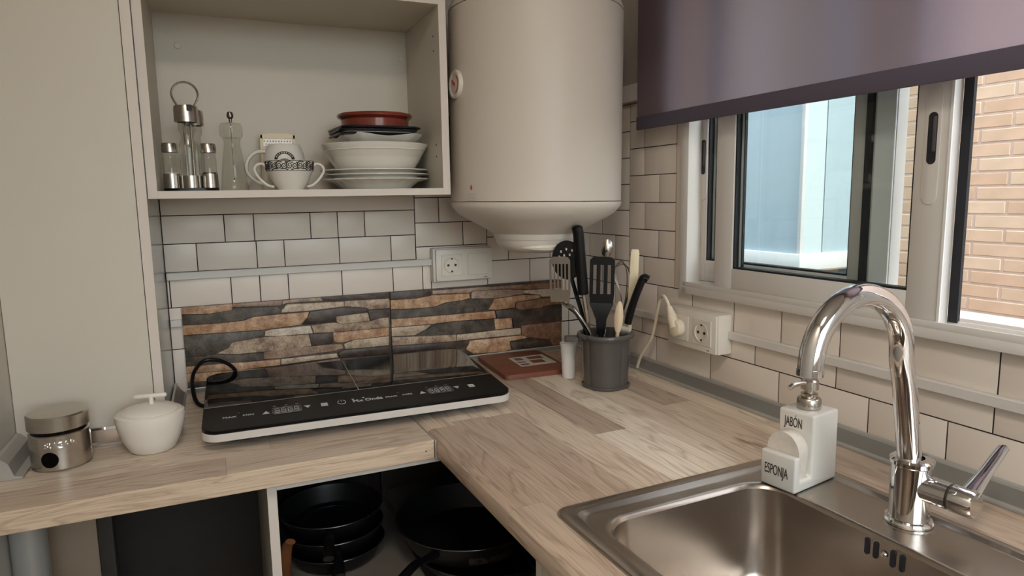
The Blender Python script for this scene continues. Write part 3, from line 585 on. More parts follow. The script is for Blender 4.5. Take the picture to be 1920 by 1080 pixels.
# ------------------------------------------------------------------ water heater
wh = thing('water_heater', 'white cylindrical electric water heater hung in the corner', 'water heater', (-.272, -.253, .345))
wh.rotation_euler = (0.0, R(.75), R(0)); HR = .193
MB().lathe([(HR*.97, .0705), (HR, .0705), (HR, .4745), (HR*.97, .4745)], 96).build('body', 'enamel', wh)
MB().lathe([(0, -.005), (.09, -.004), (.1, -.001), (.122, .012), (.155, .029), (.178, .043), (.189, .055), (.1935, .062), (.194, .0688), (.187, .0688)], 96).build('bottom_dome', 'enamel_cap', wh)
MB().lathe([(.187, .4762), (.1935, .4762), (.193, .482), (.185, .5), (.165, .516), (.12, .53), (.06, .537), (0, .538)], 96).build('top_dome', 'enamel_cap', wh)
c2 = MB().lathe([(.094, .006), (.097, .004), (.097, -.01), (.095, -.0145), (.09, -.0155)], 64); c2.build('cover_ring', 'enamel_cap', wh)
c3 = MB().lathe([(.0925, -.0145), (.091, -.022), (.084, -.034), (.066, -.043), (.04, -.046), (0, -.047)], 64).build('terminal_cover', 'enamel_cap', wh)
MB().tube([(.083*math.cos(R(a)), .083*math.sin(R(a)), -.031) for a in range(-140, -39, 5)], [.002+.007*math.sin(PI*k/20) for k in range(21)], 10).build('cover_lip', 'enamel_cap', c3)
gz = .315; ga_ = R(184)
M = Matrix.Translation((HR*math.cos(ga_), HR*math.sin(ga_), gz)) @ Matrix.Rotation(ga_, 4, 'Z') @ Matrix.Rotation(R(90), 4, 'Y')
g = MB().lathe([(0, .004), (.021, .004), (.0235, .006), (.028, .006), (.03, .003), (.03, -.006)], 40).build('gauge', 'enamel_cap', wh); g.matrix_local = M
n = MB().prism([(-.003, -.002), (.003, -.002), (.001, .016), (-.001, .016)], .0045, .0055, lambda u, v, t: (u, v, t)).build('needle', 'red_print', g); n.matrix_local = Matrix.Rotation(R(140), 4, 'Z')
n = MB().lathe([(.0165, .0042), (.0195, .0042), (.0195, .0049), (.0165, .0049)], 24, a0=R(20), a1=R(150)).build('scale_arc', 'red_print', g)
sa = R(200)
def hsurf(a0, z0, R_=HR):
    return lambda u, v, t: ((R_+t)*math.cos(a0+u/R_), (R_+t)*math.sin(a0+u/R_), z0+v)
f = hsurf(sa, .098); st = MB()
st.prism([(.0, .0075), (-.0035, .001), (-.002, -.004), (.002, -.004), (.0035, .001)], .0002, .0005, f).build('flame_mark', 'red_print', wh)
st = MB()
for k in range(5): st.prism([(-.012, -.012-.0045*k), (.014, -.012-.0045*k), (.014, -.0132-.0045*k), (-.012, -.0132-.0045*k)], .0002, .0004, f)
o = st.build('print_lines', 'grey_light', wh); o['kind'] = 'stuff'
for y in (-.1, .1):
    MB().box(y-.02, y+.02, .15, .252, .2, .26, .002).build('wall_bracket', 'enamel', wh)
# ------------------------------------------------------------------ induction hob
hob = thing('induction_hob', 'black portable double induction hob with white front trim', 'hob', (-.9856, -.0889, .0565)); hob.rotation_euler = (.05, 0, -.0243)
HW, HD = .5708, .3535
flat = lambda u, v, t: (u, v, t)
MB().prism(rrect(0, HW, -HD, 0, .03, 8), -.0185, -.005, flat, .001).build('trim_body', 'trim_silver', hob)
MB().prism(rrect(.0005, HW-.0005, -HD+.0005, -.0005, .03, 8), -.0055, -.0002, flat, .0006).build('glass_top', 'black_glass', hob)
MB().prism(rrect(.03, HW-.03, -HD+.035, -.02, .02), -.034, -.018, flat, .002).build('underbody', 'black_satin', hob)
for u in (.07, HW-.07):
    for v in (-.05, -HD+.065):
        MB().lathe([(0, 0), (.012, 0), (.013, .004), (.011, .02), (0, .02)], 16, c=(u, v, -(.0565+.05*v)+.0006)).build('foot', 'black_plastic', hob)
cpn = MB().prism([q for q in rrect(.002, HW-.002, -HD+.002, -.05, .0295, 8) if q[1] < -.2]+[(.002, -.224), (HW-.002, -.224)][::1] if False else [(HW-.002, -.225), (.002, -.225)]+[q for q in rrect(.002, HW-.002, -HD+.002, -.05, .0295, 8) if q[1] < -.225], -.0004, .0003, flat).build('control_panel', 'black_panel', hob)
def strip(q, nm, parent=cpn, m='print_white'): return MB().box(*q).build(nm, m, parent)
strip((.002, HW-.002, -.2255, -.2243, 0, .0005), 'divider_line', hob, 'grey_light'); strip((.2855, .2868, -.223, -.003, -.0003, .0003), 'zone_line', hob, 'grey_light')
on = lambda cx, cy: (lambda u, v, t: (cx+u, cy+v, .0005+t))
for cx in (.107, .4):
    MB().prism([(-.0062, -.007), (.0062, -.007), (0, .007)], .0003, .0006, on(cx, -.29)).build('up_key', 'print_white', cpn)
    MB().prism([(-.0062, .007), (.0062, .007), (0, -.007)], .0003, .0006, on(cx+.0735, -.287)).build('down_key', 'print_white', cpn)
    MB().prism(rrect(-.0062, .0062, -.0085, .0085, .001, 2), .0003, .0006, on(cx+.104, -.287)).build('timer_key', 'print_white', cpn)
    dx = cx+.0365; dd = MB().prism(rrect(-.0255, .0255, -.0165, .0165, .006), .0003, .0005, on(dx, -.289)).build('display', 'black_glass', cpn)
    rim = MB(); P_ = rrect(-.0255, .0255, -.0165, .0165, .006); rim.tube([(dx+u, -.289+v, .001) for u, v in P_], .0004, 4, closed=True); rim.build('display_outline', 'grey_alu', dd)
    for k in range(4):
        ux = dx-.0172+.0115*k; sg = MB(); w_, h_ = .0036, .0105
        for (a, b) in (((-w_, h_), (w_, h_)), ((-w_, 0), (w_, 0)), ((-w_, -h_), (w_, -h_)), ((-w_, 0), (-w_, h_)), ((w_, 0), (w_, h_)), ((-w_, -h_), (-w_, 0)), ((w_, -h_), (w_, 0))):
            p0, p1 = Vector((ux+a[0], -.289+a[1], .0011)), Vector((ux+b[0], -.289+b[1], .0011)); d0 = (p1-p0)*.12; sg.tube([p0+d0, p1-d0], .0005, 4)
        o = sg.build('digit', 'print_white', dd)
    for k in (-1, 0, 1): strip((dx+k*.02-.003, dx+k*.02+.003, -.262, -.2605, .0003, .0006), 'indicator_mark', cpn, 'grey_alu')
    text('MAX', .0095, on(cx-.062, -.29), 'print_white', cpn, sx=1.15); text('MIN', .0095, on(cx-.030, -.289), 'print_white', cpn, sx=1.15)
    MB().lathe([(0, .0008), (.0013, .0008), (.0013, 0)], 10, c=(cx-.046, -.273, 0)).build('indicator_dot', 'grey_alu', cpn)
rg = MB(); rg.tube([(.243+.0075*math.cos(R(a)), -.287+.0105*math.sin(R(a)), .001) for a in range(120, 421, 15)], .0006, 5); rg.tube([(.243, -.286, .001), (.243, -.274, .001)], .0006, 5); rg.build('power_key', 'print_white', cpn)
text('Mx Onda', .0185, on(.292, -.289), 'print_white', cpn, sx=.82, bold=.0003); MB().prism([(-.003, .004), (.003, .004), (0, -.002)], .0003, .0006, on(.2655, -.281)).build('logo_tick', 'print_white', cpn); MB().prism([(-.003, .004), (.003, .004), (0, -.002)], .0003, .0006, on(.2855, -.279)).build('logo_tick', 'print_white', cpn)
hc = MB().tube(bez([(-.925, -.105, .035), (-.93, -.075, .058), (-.955, -.055, .075), (-.99, -.05, .078), (-1.012, -.075, .058), (-1.014, -.11, .03), (-1.005, -.14, .008), (-.98, -.16, .0045), (-.94, -.18, .0045)], 48), .0042, 10).build('hob_cable', 'black_plastic'); tag(hc, 'black power cable looping behind the left end of the hob', 'cable')
# ------------------------------------------------------------------ cutting board, cup
cbd = thing('cutting_board', 'brown wooden cutting board with paper label lying behind the hob', 'board', (-.245, -.135, .0008), R(-3))
MB().prism(rrect(-.1, .072, -.118, .098, .012), 0, .011, flat, .002).build('board', 'board_brown', cbd)
lb = MB().prism([(-.035, -.055), (.062, -.05), (.062, .045), (-.035, .04)], .011, .0114, flat).build('paper_label', 'paper', cbd)
for q in ((-.03, -.008, -.045, -.03), (-.03, -.008, -.02, -.008), (-.025, -.005, .005, .03), (.005, .04, -.035, -.005), (.01, .05, .006, .032)): MB().box(q[0], q[1], q[2], q[3], .0113, .0116).build('printed_patch', 'paper_ink' if q[0] < 0 else 'board_brown', lb)
cu_ = thing('plastic_cup', 'small white plastic cup standing beside the grey utensil pot', 'cup', (-.2065, -.288, .0006))
MB().lathe([(0, .002), (.0142, .002), (.0192, .08), (.0192, .083), (.0205, .0835), (.0205, .079), (.0188, .078), (.0152, .003), (.0148, 0), (0, 0)], 32).build('body', 'cup_white', cu_)
# ------------------------------------------------------------------ utensil pot
PC = Vector((-.165, -.385, 0)); SD = Vector((.8492, -.5281, 0)); ND = Vector((.5281, .8492, 0))
def U(px, py, dep=0.0): return PC+SD*((px-1137)*.00118)+ND*dep+Vector((0, 0, .363-(py-421)*.0012))
def Uf(cx, cy, dep, tilt=0.0, lean=0.0):
    o = U(cx, cy, dep); up = (Vector((0, 0, 1))*math.cos(tilt)+SD*math.sin(tilt)); up = (up*math.cos(lean)-ND*math.sin(lean)).normalized(); sd = (SD-up*SD.dot(up)).normalized(); nn = sd.cross(up)
    return lambda u, v, t: o+sd*u+up*v+nn*t
pot = thing('utensil_pot', 'translucent dark grey lobed plastic pot holding kitchen utensils', 'pot', (PC.x, PC.y, .0006), math.atan2(SD.y, SD.x))
lobe = lambda a, z: 1+.085*abs(math.cos(2*(a+PI/2)))**.5-.05
MB().lathe([(0, .004), (.048, .004), (.053, .108), (.0545, .112), (.0605, .1125), (.062, .117), (.0605, .1215), (.056, .1225), (.0525, .1195), (.0505, .108), (.046, .007), (0, .007)][::1], 72, rf=lobe).build('body', 'pot_grey', pot)
MB().lathe([(0, 0), (.05, 0), (.0525, .003), (.0525, .006), (.049, .008)], 72, rf=lobe).build('foot_ring', 'pot_grey', pot)
MB().prism(rrect(-.092, -.058, -.012, .012, .006), .100, .112, flat, .002).build('side_clip', 'pot_grey', pot)
def uthing(nm, lab, cat='utensil'): return thing(nm, lab, cat)
# steel slotted spatula
t = uthing('spatula', 'steel slotted spatula leaning left in the utensil pot'); f = Uf(1054, 517, -.05, 0, .1)
W_, hh_ = .0225, .052
def slotted(f, m, parent, W, h, n, slot_w, v0, v1, th, top=.35, name='blade'):
    mb = MB(); P = rrect(-W, W, -h, h, W*top, 4)
    bars = []; pitch = 2*W*.86/n; x = -W
    edges = [-W]
    for k in range(n):
        c = -W*.86+pitch*(k+.5); edges += [c-slot_w/2, c+slot_w/2]
    edges.append(W)
    for a, b in zip(edges[::2], edges[1::2]): mb.box(0, 1, 0, 1, 0, 1) if False else mb.prism([(a, v0), (b, v0), (b, v1), (a, v1)], -th/2, th/2, f)
    mb.prism([(-W, v1), (W, v1), (W, h-W*top), (W*.8, h-W*top*.25), (W*.5, h), (-W*.5, h), (-W*.8, h-W*top*.25), (-W, h-W*top)], -th/2, th/2, f); mb.prism([(-W*.92, -h), (W*.92, -h), (W, v0), (-W, v0)], -th/2, th/2, f)
    return mb.build(name, m, parent)
slotted(f, 'steel_mid', t, .0225, .05, 5, .0044, -.024, .034, .0016)
MB().tube(bez([f(0, -.048, 0), U(1062, 568, -.02), U(1085, 590, -.005), U(1108, 632, .0), U(1120, 690, .0)], 20), [.007]*1+[.0045]*20 if False else .005, 8, flat=.45).build('handle', 'steel', t)
# black skimmer
t = uthing('skimmer', 'black round skimmer with small holes behind the steel spatula'); f = Uf(1067, 484, -.03, -.1, 0)
MB().prism([(.034*math.cos(R(a)), .043*math.sin(R(a))) for a in range(0, 360, 12)], -.0012, .0012, f).build('disc', 'black_plastic', t)
for k, (a, b) in enumerate(((-.012, .02), (.0, .024), (.012, .02), (-.017, .009), (-.006, .011), (.006, .011), (-.02, -.003), (-.008, -.002))):
    MB().prism([(a+.0021*math.cos(R(q)), b+.003*math.sin(R(q))) for q in range(0, 360, 40)], -.0014, .0014, f).build('hole', 'paper', t)
MB().tube(bez([f(0.004, -.036, 0), U(1082, 545, -.025), U(1096, 600, -.01), U(1108, 690, .006)], 16), .005, 8, flat=.6).build('handle', 'black_plastic', t)
# upright black handled spoon
t = uthing('ladle', 'black utensil with thick upright handle, tallest in the pot')
MB().tube(bez([U(1085, 424, -.05), U(1088, 440, -.048), U(1091, 480, -.044), U(1094, 520, -.04), U(1096, 545, -.036)], 20), [.009, .0115, .0122, .0122, .0122, .0122]+[.0125]*14+[.011]*5 if False else .0118, 14).build('handle', 'black_plastic', t)
MB().tube([U(1085, 424, -.05), U(1085, 421.5, -.05), U(1084.8, 420, -.05)], [.0117, .009, .004], 14).build('handle_end', 'black_plastic', t)
MB().tube([U(1096, 542, -.036), U(1104, 600, -.02), U(1112, 690, .0)], .0045, 10).build('shaft', 'steel', t)
# black slotted turner
t = uthing('turner', 'wide black slotted turner facing front in the utensil pot'); f = Uf(1130, 522, -.022, .02, 0)
slotted(f, 'black_plastic', t, .027, .052, 3, .007, -.03, .034, .003, .3)
MB().prism([(-.0265, -.05), (.0265, -.05), (.011, -.085), (.009, -.12), (-.009, -.12), (-.011, -.085)], -.0035, .0035, f, .001).build('neck', 'black_plastic', t)
MB().tube([f(0, -.115, 0), U(1131, 690, -.012)], .006, 10).build('handle', 'black_plastic', t)
# steel spoon
t = uthing('spoon', 'steel spoon tip rising behind the black slotted turner'); f = Uf(1139, 467, .028, .12, 0)
b = MB().lathe([(.0, .006), (.35, .005), (.7, .003), (1, 0), (.7, .001), (.35, .003), (0, .004)], 24); 
for v in b.bm.verts: v.co = f(v.co.x*.0125, v.co.y*.021, v.co.z)
b.build('bowl', 'steel', t); MB().tube([f(0, -.02, 0), U(1136, 560, .02), U(1134, 680, .01)], .0035, 8).build('handle', 'steel', t)
# whisk
t = uthing('whisk', 'steel wire whisk loops left of the white spatula handle')
for k, w_ in enumerate((.006, .011, .015)):
    MB().tube(bez([U(1166, 600, .03)+SD*.0, U(1172, 560, .03)+SD*w_*.5, U(1172, 515, .03)+SD*w_, U(1167, 492+3*k, .03)+SD*w_*.3, U(1161, 497+3*k, .03)-SD*w_*.5, U(1158, 515, .03)-SD*w_*.6, U(1168, 560, .03)-SD*.002, U(1165, 600, .03)], 40), .0011, 6).build('wire', 'steel_dark', t)
MB().tube([U(1166, 596, .03), U(1158, 690, .015)], .0045, 10).build('handle', 'steel', t)
# white plastic handle
t = uthing('spatula', 'white plastic spatula handle standing upright at right in the pot'); f = Uf(1189, 520, .02, .05, 0)
MB().prism([(-.0075, .062), (.0075, .062), (.0095, .055), (.0105, -.06), (-.0105, -.06), (-.0095, .055)], -.004, .004, f, .0015).build('handle', 'cream', t); MB().tube([f(0, -.06, 0), U(1172, 690, .012)], .006, 10).build('neck', 'cream', t)
# black knife handle
t = uthing('knife', 'kitchen knife with curved black handle at the right of the pot')
MB().tube(bez([U(1214, 520, -.012), U(1207, 518, -.012), U(1199, 533, -.012), U(1190, 557, -.012), U(1183, 580, -.011), U(1178, 603, -.01)], 22), [.004, .008]+[.0095]*30, 12, flat=.7).build('handle', 'black_plastic', t) if False else MB().tube(bez([U(1214, 521, -.012), U(1206, 518, -.012), U(1199, 533, -.012), U(1190, 557, -.012), U(1183, 580, -.011), U(1178, 603, -.01)], 20), .0122, 14, flat=.7).build('handle', 'black_plastic', t)
f = Uf(1171, 632, -.008, .12, 0); MB().prism([(-.009, .028), (.0095, .028), (.008, -.03), (-.006, -.05), (-.009, -.03)], -.0009, .0009, f).build('blade', 'steel', t)
# wooden spoon
t = uthing('spoon', 'pale wooden spoon edge beside the black turner'); f = Uf(1161, 590, -.026, .07, .0)
b = MB().lathe([(0, .005), (.5, .004), (1, 0), (.5, -.002), (0, -.003)], 24)
for v in b.bm.verts: v.co = f(v.co.x*.0095, v.co.y*.037, v.co.z)
b.build('bowl', 'wood_spoon', t); MB().tube([f(0, -.03, 0), U(1151, 690, -.014)], .004, 8).build('handle', 'wood_spoon', t)
# second steel handle with black inlay
t = uthing('fork', 'curved steel fork handle leaning forward over the pot rim')
MB().tube(bez([U(1066, 563, -.034), U(1080, 572, -.038), U(1098, 598, -.036), U(1112, 628, -.03), U(1122, 690, -.02)], 20), .0052, 8, flat=.4).build('handle', 'steel', t)
MB().tube(bez([U(1070, 572, -.038), U(1082, 582, -.042), U(1097, 606, -.040), U(1107, 628, -.034)], 16), .0035, 6, flat=.5).build('inlay', 'black_plastic', t)
# ------------------------------------------------------------------ left jar and sugar bowl
jr = thing('storage_jar', 'brushed steel storage jar with lid and round window at far left', 'jar', (-1.206, -.368, .0006), R(16))
JR = .043
MB().lathe([(0, 0), (JR-.003, 0), (JR, .003), (JR, .0575), (JR-.002, .059), (0, .059)], 64).build('body', 'steel', jr)
MB().lathe([(JR-.003, .058), (JR-.003, .0665)], 64).build('glass_gap', 'black_glass', jr)
MB().lathe([(JR-.002, .0645), (JR+.0012, .0655), (JR+.0012, .087), (JR-.001, .0895), (JR-.006, .09), (0, .0895)], 64).build('lid', 'steel', jr)
def jf(a0, z0): return lambda u, v, t: ((JR+t)*math.cos(a0+u/JR), (JR+t)*math.sin(a0+u/JR), z0+v)
wf = jf(R(-118), .0205); wv = [wf(0, 0, .0005)]+[wf(k*.0032*math.cos(R(a)), k*.0032*math.sin(R(a)), .0005) for k in (1, 2, 3, 4) for a in range(0, 360, 15)]
MB().raw(wv, [(0, 1+i, 1+(i+1) % 24) for i in range(24)]+[(1+24*k+i, 1+24*k+24+i, 1+24*k+24+(i+1) % 24, 1+24*k+(i+1) % 24) for k in range(3) for i in range(24)]).build('window', 'black_panel', jr)
text('SUGAR', .0135, lambda u, v, t: jf(R(-96), .0435)(u, v, .0003+t*3), 'chrome', jr, 'embossed_lettering', sx=1.05, depth=.0004)
sb = thing('sugar_bowl', 'matt white oval sugar bowl with T handle lid next to the steel jar', 'bowl', (-1.073, -.364, .0006), R(-12))
MB().lathe([(0, 0), (.031, 0), (.035, .003), (.044, .022), (.051, .045), (.0535, .06), (.0525, .066), (.048, .0695), (.044, .069), (0, .067)], 64, rf=lambda a, z: 1+.03*math.cos(2*a)).build('body', 'ceramic_matt', sb)
l = MB().lathe([(.0445, .0688), (.0445, .0705), (.04, .0745), (.028, .0785), (.012, .0805), (0, .081)], 64).build('lid', 'ceramic_matt', sb)
MB().tube([(.004, 0, .079), (.004, 0, .094)], [.0045, .0038], 12).build('stem', 'ceramic_matt', l); MB().tube([(-.023, 0, .0945), (-.02, 0, .0945), (.026, 0, .0955), (.029, 0, .0955)], [.0028, .004, .004, .0028], 12).build('handle_bar', 'ceramic_matt', l)
# ------------------------------------------------------------------ shelf: cruet set
SZ = .4475
cr = thing('cruet_stand', 'steel cruet stand with black base and tall loop handle at the shelf end', 'cruet stand', (-.9835, -.155, SZ))
MB().prism(rrect(-.05, .05, -.034, .034, .03, 8), 0, .006, flat, .0015).build('base', 'black_plastic', cr)
hold = MB()
for (cx, cy, r, h) in ((-.034, -.004, .0155, .034), (.034, -.004, .0155, .034), (0, -.012, .018, .03), (.006, .018, .015, .03)):
    hold_ = MB().lathe([(r, .006), (r, h), (r-.0008, h), (r-.0008, .006)], 32, c=(cx, cy, 0)).build('holder', 'steel', cr)
lp_ = [(0, .004, .04), (0, .004, .12), (-.006, .004, .15)]
path = [Vector((-.004, .004, .006)), Vector((-.004, .004, .10)), Vector((-.008, .004, .155))]
arc = [Vector((.0235*math.sin(R(a)), .004, .188+.0235*math.cos(R(a)))) for a in range(-118, 119, 12)]
MB().tube([Vector((-.006, .004, .006)), Vector((-.006, .004, .13)), Vector((-.011, .004, .158))]+arc+[Vector((.011, .004, .158)), Vector((.006, .004, .13)), Vector((.006, .004, .006))], .0021, 8).build('loop_handle', 'steel', cr)
def bottle(lab, x, y, r, h, ch):
    b = thing('cruet_bottle', lab, 'bottle', (-.9835+x, -.155+y, SZ+.0065))
    MB().lathe([(0, 0), (r, 0), (r, h*.55), (r*.97, h*.66), (r*.72, h*.74), (r*.72, h*.8), (r*.95, h*.86), (r*.95, h)], 32).build('glass', 'clear_glass', b)
    c = MB().lathe([(r*1.02, h*.985), (r*1.28, h*.985), (r*1.28, h+ch*.8), (r*1.2, h+ch), (0, h+ch)], 32).build('cap', 'steel', b); MB().box(.002, .011, -r*1.32, -r*.8, h+ch*.62, h+ch*1.02).build('spout', 'print_dark', c); return b
bottle('tall glass oil bottle with steel cap in front of the loop handle', 0, -.012, .0172, .128, .029); bottle('tall glass vinegar bottle half hidden behind the oil bottle', .012, .0185, .0142, .125, .027)
def shaker(lab, x):
    b = thing('salt_shaker', lab, 'shaker', (-.9835+x, -.159, SZ+.0065), group=None)
    MB().lathe([(0, 0), (.0142, 0), (.0142, .058), (.0125, .062), (.0135, .066), (.0135, .07)], 32).build('glass', 'clear_glass', b); MB().lathe([(0, .002), (.0125, .002), (.0125, .03), (0, .03)], 24).build('filling', 'plastic_white' if x < 0 else 'steel_dark', b)
    MB().lathe([(.0136, .069), (.015, .069), (.015, .083), (.0135, .0865), (0, .0875)], 32).build('cap', 'steel', b)
shaker('small glass shaker with steel cap at the left of the cruet stand', -.034); shaker('small glass shaker with steel cap at the right of the cruet stand', .034)
ml = thing('pepper_mill', 'clear acrylic pepper mill with small steel knob', 'pepper mill', (-.903, -.115, SZ))
MB().lathe([(0, 0), (.026, 0), (.027, .002), (.027, .012), (.0255, .014), (.0245, .03), (.021, .06), (.0165, .088), (.0155, .1), (.0175, .106), (.0175, .108), (0, .108)], 40).build('body', 'clear_glass', ml)
MB().lathe([(0, .109), (.02, .109), (.0225, .115), (.0225, .132), (.019, .138), (.008, .14), (0, .14)], 40).build('head', 'clear_glass', ml)
MB().lathe([(.0011, .02), (.0011, .142)], 8).build('spindle', 'steel', ml); MB().lathe([(0, .141), (.003, .141), (.003, .147), (.0062, .15), (.0068, .155), (.005, .161), (0, .163)], 24).build('knob', 'steel_dark', ml)
# mug upside down
mg = thing('mug', 'white mug upside down with black arched logo', 'mug', (-.800, -.105, SZ), R(0))
mprof = [(.0462, 0), (.0465, .004), (.045, .04), (.041, .075), (.036, .093), (.0335, .0965), (.03, .0975), (0, .0965)]
MB().lathe(mprof, 56).build('body', 'ceramic', mg)
MB().tube(bez([(-.044, .0, .014), (-.06, .0, .02), (-.077, .0, .04), (-.074, .0, .064), (-.058, .0, .08), (-.038, .0, .083)], 30), .0052, 10, flat=.8).build('handle', 'ceramic', mg)
def mr(z): 
    for (r0, z0), (r1, z1) in zip(mprof, mprof[1:]):
        if z0 <= z <= z1: return r0+(r1-r0)*(z-z0)/(z1-z0)
    return .045
ma = math.atan2(-1.5, -.13); mf = lambda u, v, t: ((mr(.064+v)+t)*math.cos(ma+u/.043), (mr(.064+v)+t)*math.sin(ma+u/.043), .064+v)
lg = MB(); A_ = list(range(0, 181, 9))
for a, b in zip(A_, A_[1:]):
    q = [(k*math.cos(R(c)), k*math.sin(R(c))*.8) for k, c in ((.0145, a), (.0215, a), (.0215, b), (.0145, b))]; lg.raw([mf(u, v, .0004) for u, v in q], [(0, 1, 2, 3)])
lg.build('logo_arch', 'print_dark', mg)
for k in range(9):
    a = R(25+16.25*k); MB().raw([mf(.018*math.cos(a)+.0011*i, .018*math.sin(a)*.8+.0014*j, .0007) for i, j in ((-1, -1), (1, -1), (1, 1), (-1, 1))], [(0, 1, 2, 3)]).build('logo_mark', 'print_white', mg)
MB().raw([mf(.012*math.cos(R(a)), -.004+.006*math.sin(R(a)), .0005) for a in range(0, 360, 30)], [tuple(range(12))]).build('logo_disc', 'print_dark', mg)
gr = thing('grater', 'small grater with cream frame standing behind the white mug', 'grater', (-.805, -.045, SZ), R(0))
for x in (-.0355, .0335): MB().box(x-.0035, x+.0035, -.004, .004, 0, .124, .0015).build('frame_bar', 'cream', gr)
MB().prism([(-.039, .115), (.037, .115), (.037, .122), (.02, .126), (-.02, .126), (-.039, .122)], -.004, .004, lambda u, v, t: (u, t, v), .001).build('frame_top', 'cream', gr); MB().box(-.039, .037, -.004, .004, 0, .008).build('frame_foot', 'cream', gr)
sh = MB().box(-.032, .03, -.0015, -.0005, .008, .115).build('grating_sheet', 'steel_dark', gr)
gm = MB().lathe([(0, .0016), (.0008, .0012), (.0015, 0)], 6).build('tooth', 'grey_light', sh); gm.data.name = 'tooth'; first = True
for j in range(4):
    for i in range(10):
        o = gm if first else bpy.data.objects.new('tooth', gm.data)
        if not first: COL.objects.link(o); o.parent = sh
        first = False; o.matrix_local = Matrix.Translation((-.029+.006*i+.003*(j % 2), -.0016, .109-.0062*j)) @ Matrix.Rotation(R(90), 4, 'X')
# two handled cup with scroll band
cc = thing('soup_cup', 'white two handled cup with black scroll band in front of the mug', 'cup', (-.8, -.2, SZ))
prof = [(0, 0), (.025, 0), (.026, .002), (.036, .018), (.0425, .034), (.0445, .037), (.0466, .0575), (.0455, .058), (.0432, .037), (.034, .018), (.024, .005), (0, .004)]
MB().lathe(prof, 64).build('body', 'ceramic', cc)
for s in (-1, 1): MB().tube(bez([(s*.0445, 0, .046), (s*.052, 0, .052), (s*.062, 0, .05), (s*.0675, 0, .04), (s*.06, 0, .025), (s*.045, 0, .01), (s*.032, 0, .006)], 30), .0027, 8).build('handle', 'ceramic', cc)
bnd = MB().lathe([(.0448, .0372), (.0469, .0568)], 64).build('scroll_band', 'ceramic', cc)
cfn = lambda u, v, t=.0007: Vector(((.0448+v*.1+t)*math.cos(u/.0458), (.0448+v*.1+t)*math.sin(u/.0458), .0372+v))
sw = 2*PI*.0458/14
for k in range(14):
    if k > 13: break
    u0 = sw*k; sc = MB(); flip = 1 if k % 2 else -1
    for (cu0, cv0, r0, d) in ((.27*sw, .0105, .0065, 1), (.77*sw, .0095, .0062, -1)):
        sc.tube([cfn(u0+cu0+r0*(1-i/26*.85)*math.cos(d*i*.42+1.2), cv0+r0*(1-i/26*.85)*math.sin(d*i*.42+1.2)*1.2) for i in range(27)], [.0011-.0004*i/26 for i in range(27)], 5)
    for cu0, cv0 in ((.05*sw, .003), (.52*sw, .0165), (.52*sw, .003), (.98*sw, .0165)): sc.tube([cfn(u0+cu0-.002, cv0), cfn(u0+cu0, cv0+.0012*flip), cfn(u0+cu0+.002, cv0)], .0009, 5)
    sc.build('scroll', 'print_dark', bnd)
for z, r in ((.0375, .045), (.0566, .0471)): MB().tube([(r*math.cos(R(a)), r*math.sin(R(a)), z) for a in range(0, 360, 6)], .0006, 5, closed=True).build('band_line', 'print_dark', bnd)
# ------------------------------------------------------------------ dish stack
DX, DY = -.611, -.14
def dish(nm, lab, cat, z, prof, m, rf=None, n=64, dx=0, dy=0, rz=0): 
    o = MB().lathe(prof, n, rf=rf).build(nm, m); o.location = (DX+dx, DY+dy, SZ+z); o.rotation_euler.z = rz; return tag(o, lab, cat)
def pl(r, foot, h, t=.0025): return [(0, .001), (foot-.004, .001), (foot-.002, 0), (foot, 0), (foot+.006, h*.25), (r*.8, h*.7), (r, h), (r, h+t*.5), (r*.97, h+t), (r*.8, h*.7+t), (foot, h*.25+t), (0, h*.2+t)]
dish('plate', 'fluted white plate at the bottom of the dish stack', 'plate', 0, pl(.1155, .075, .0205), 'ceramic', rf=lambda a, z: 1+(.012*math.cos(24*a) if z > .012 else 0), n=144)
dish('plate', 'plain white plate resting on the fluted plate', 'plate', .0165, pl(.1155, .085, .014), 'ceramic', dx=.001)
dish('plate', 'plain white plate directly under the white bowls', 'plate', .0255, pl(.1165, .085, .0145), 'ceramic', dx=-.002)
def bowl(r, foot, h, rim): return [(0, .001), (foot-.004, 0), (foot, 0), (foot+.004, .003), (r*.86, h*.55), (r*.955, h), (r*.97, h+.002), (r, h+rim), (r*.985, h+rim+.001), (r*.93, h+.001), (r*.82, h*.55), (foot, .006), (0, .005)]
dish('bowl', 'large white bowl standing on the plates in the stack', 'bowl', .0325, bowl(.1115, .075, .047, .003), 'ceramic')
dish('bowl', 'white bowl with flared rim nested in the large bowl', 'bowl', .0445, bowl(.117, .07, .042, .009), 'ceramic', rf=lambda a, z: 1)
sq = lambda a, z: min(1/max(abs(math.cos(a)), abs(math.sin(a)), 1e-3), 1.22)
so = MB().lathe([(0, 0), (.06, 0), (.064, .002), (.082, .016), (.0875, .0225), (.086, .0235), (.08, .018), (.06, .005), (0, .004)], 96, rf=lambda a, z: min(1/max(abs(math.cos(a)), abs(math.sin(a))), 1.2))
for v in so.bm.verts:
    if v.co.z > .012: v.co.z += .0035*math.cos(4*math.atan2(v.co.y, v.co.x)+PI)*(v.co.z/.0235)
so = so.build('serving_dish', 'ceramic'); so.location = (DX+.004, DY, SZ+.0905); so.rotation_euler.z = R(4); tag(so, 'white square dish with wavy rim under the black plates', 'dish')
def sqp(lab, m, z, r, dx=0, rz=0, h=.004):
    o = MB().lathe([(0, 0), (r*.9, 0), (r*.985, h*.5), (r, h), (r*.99, h+.0008), (r*.93, h*.75), (r*.85, .002), (0, .002)], 96, rf=lambda a, zz: min(1/max(abs(math.cos(a)), abs(math.sin(a))), 1.25)).build('plate', m); o.location = (DX+dx, DY, SZ+z); o.rotation_euler.z = rz; tag(o, lab, 'plate')
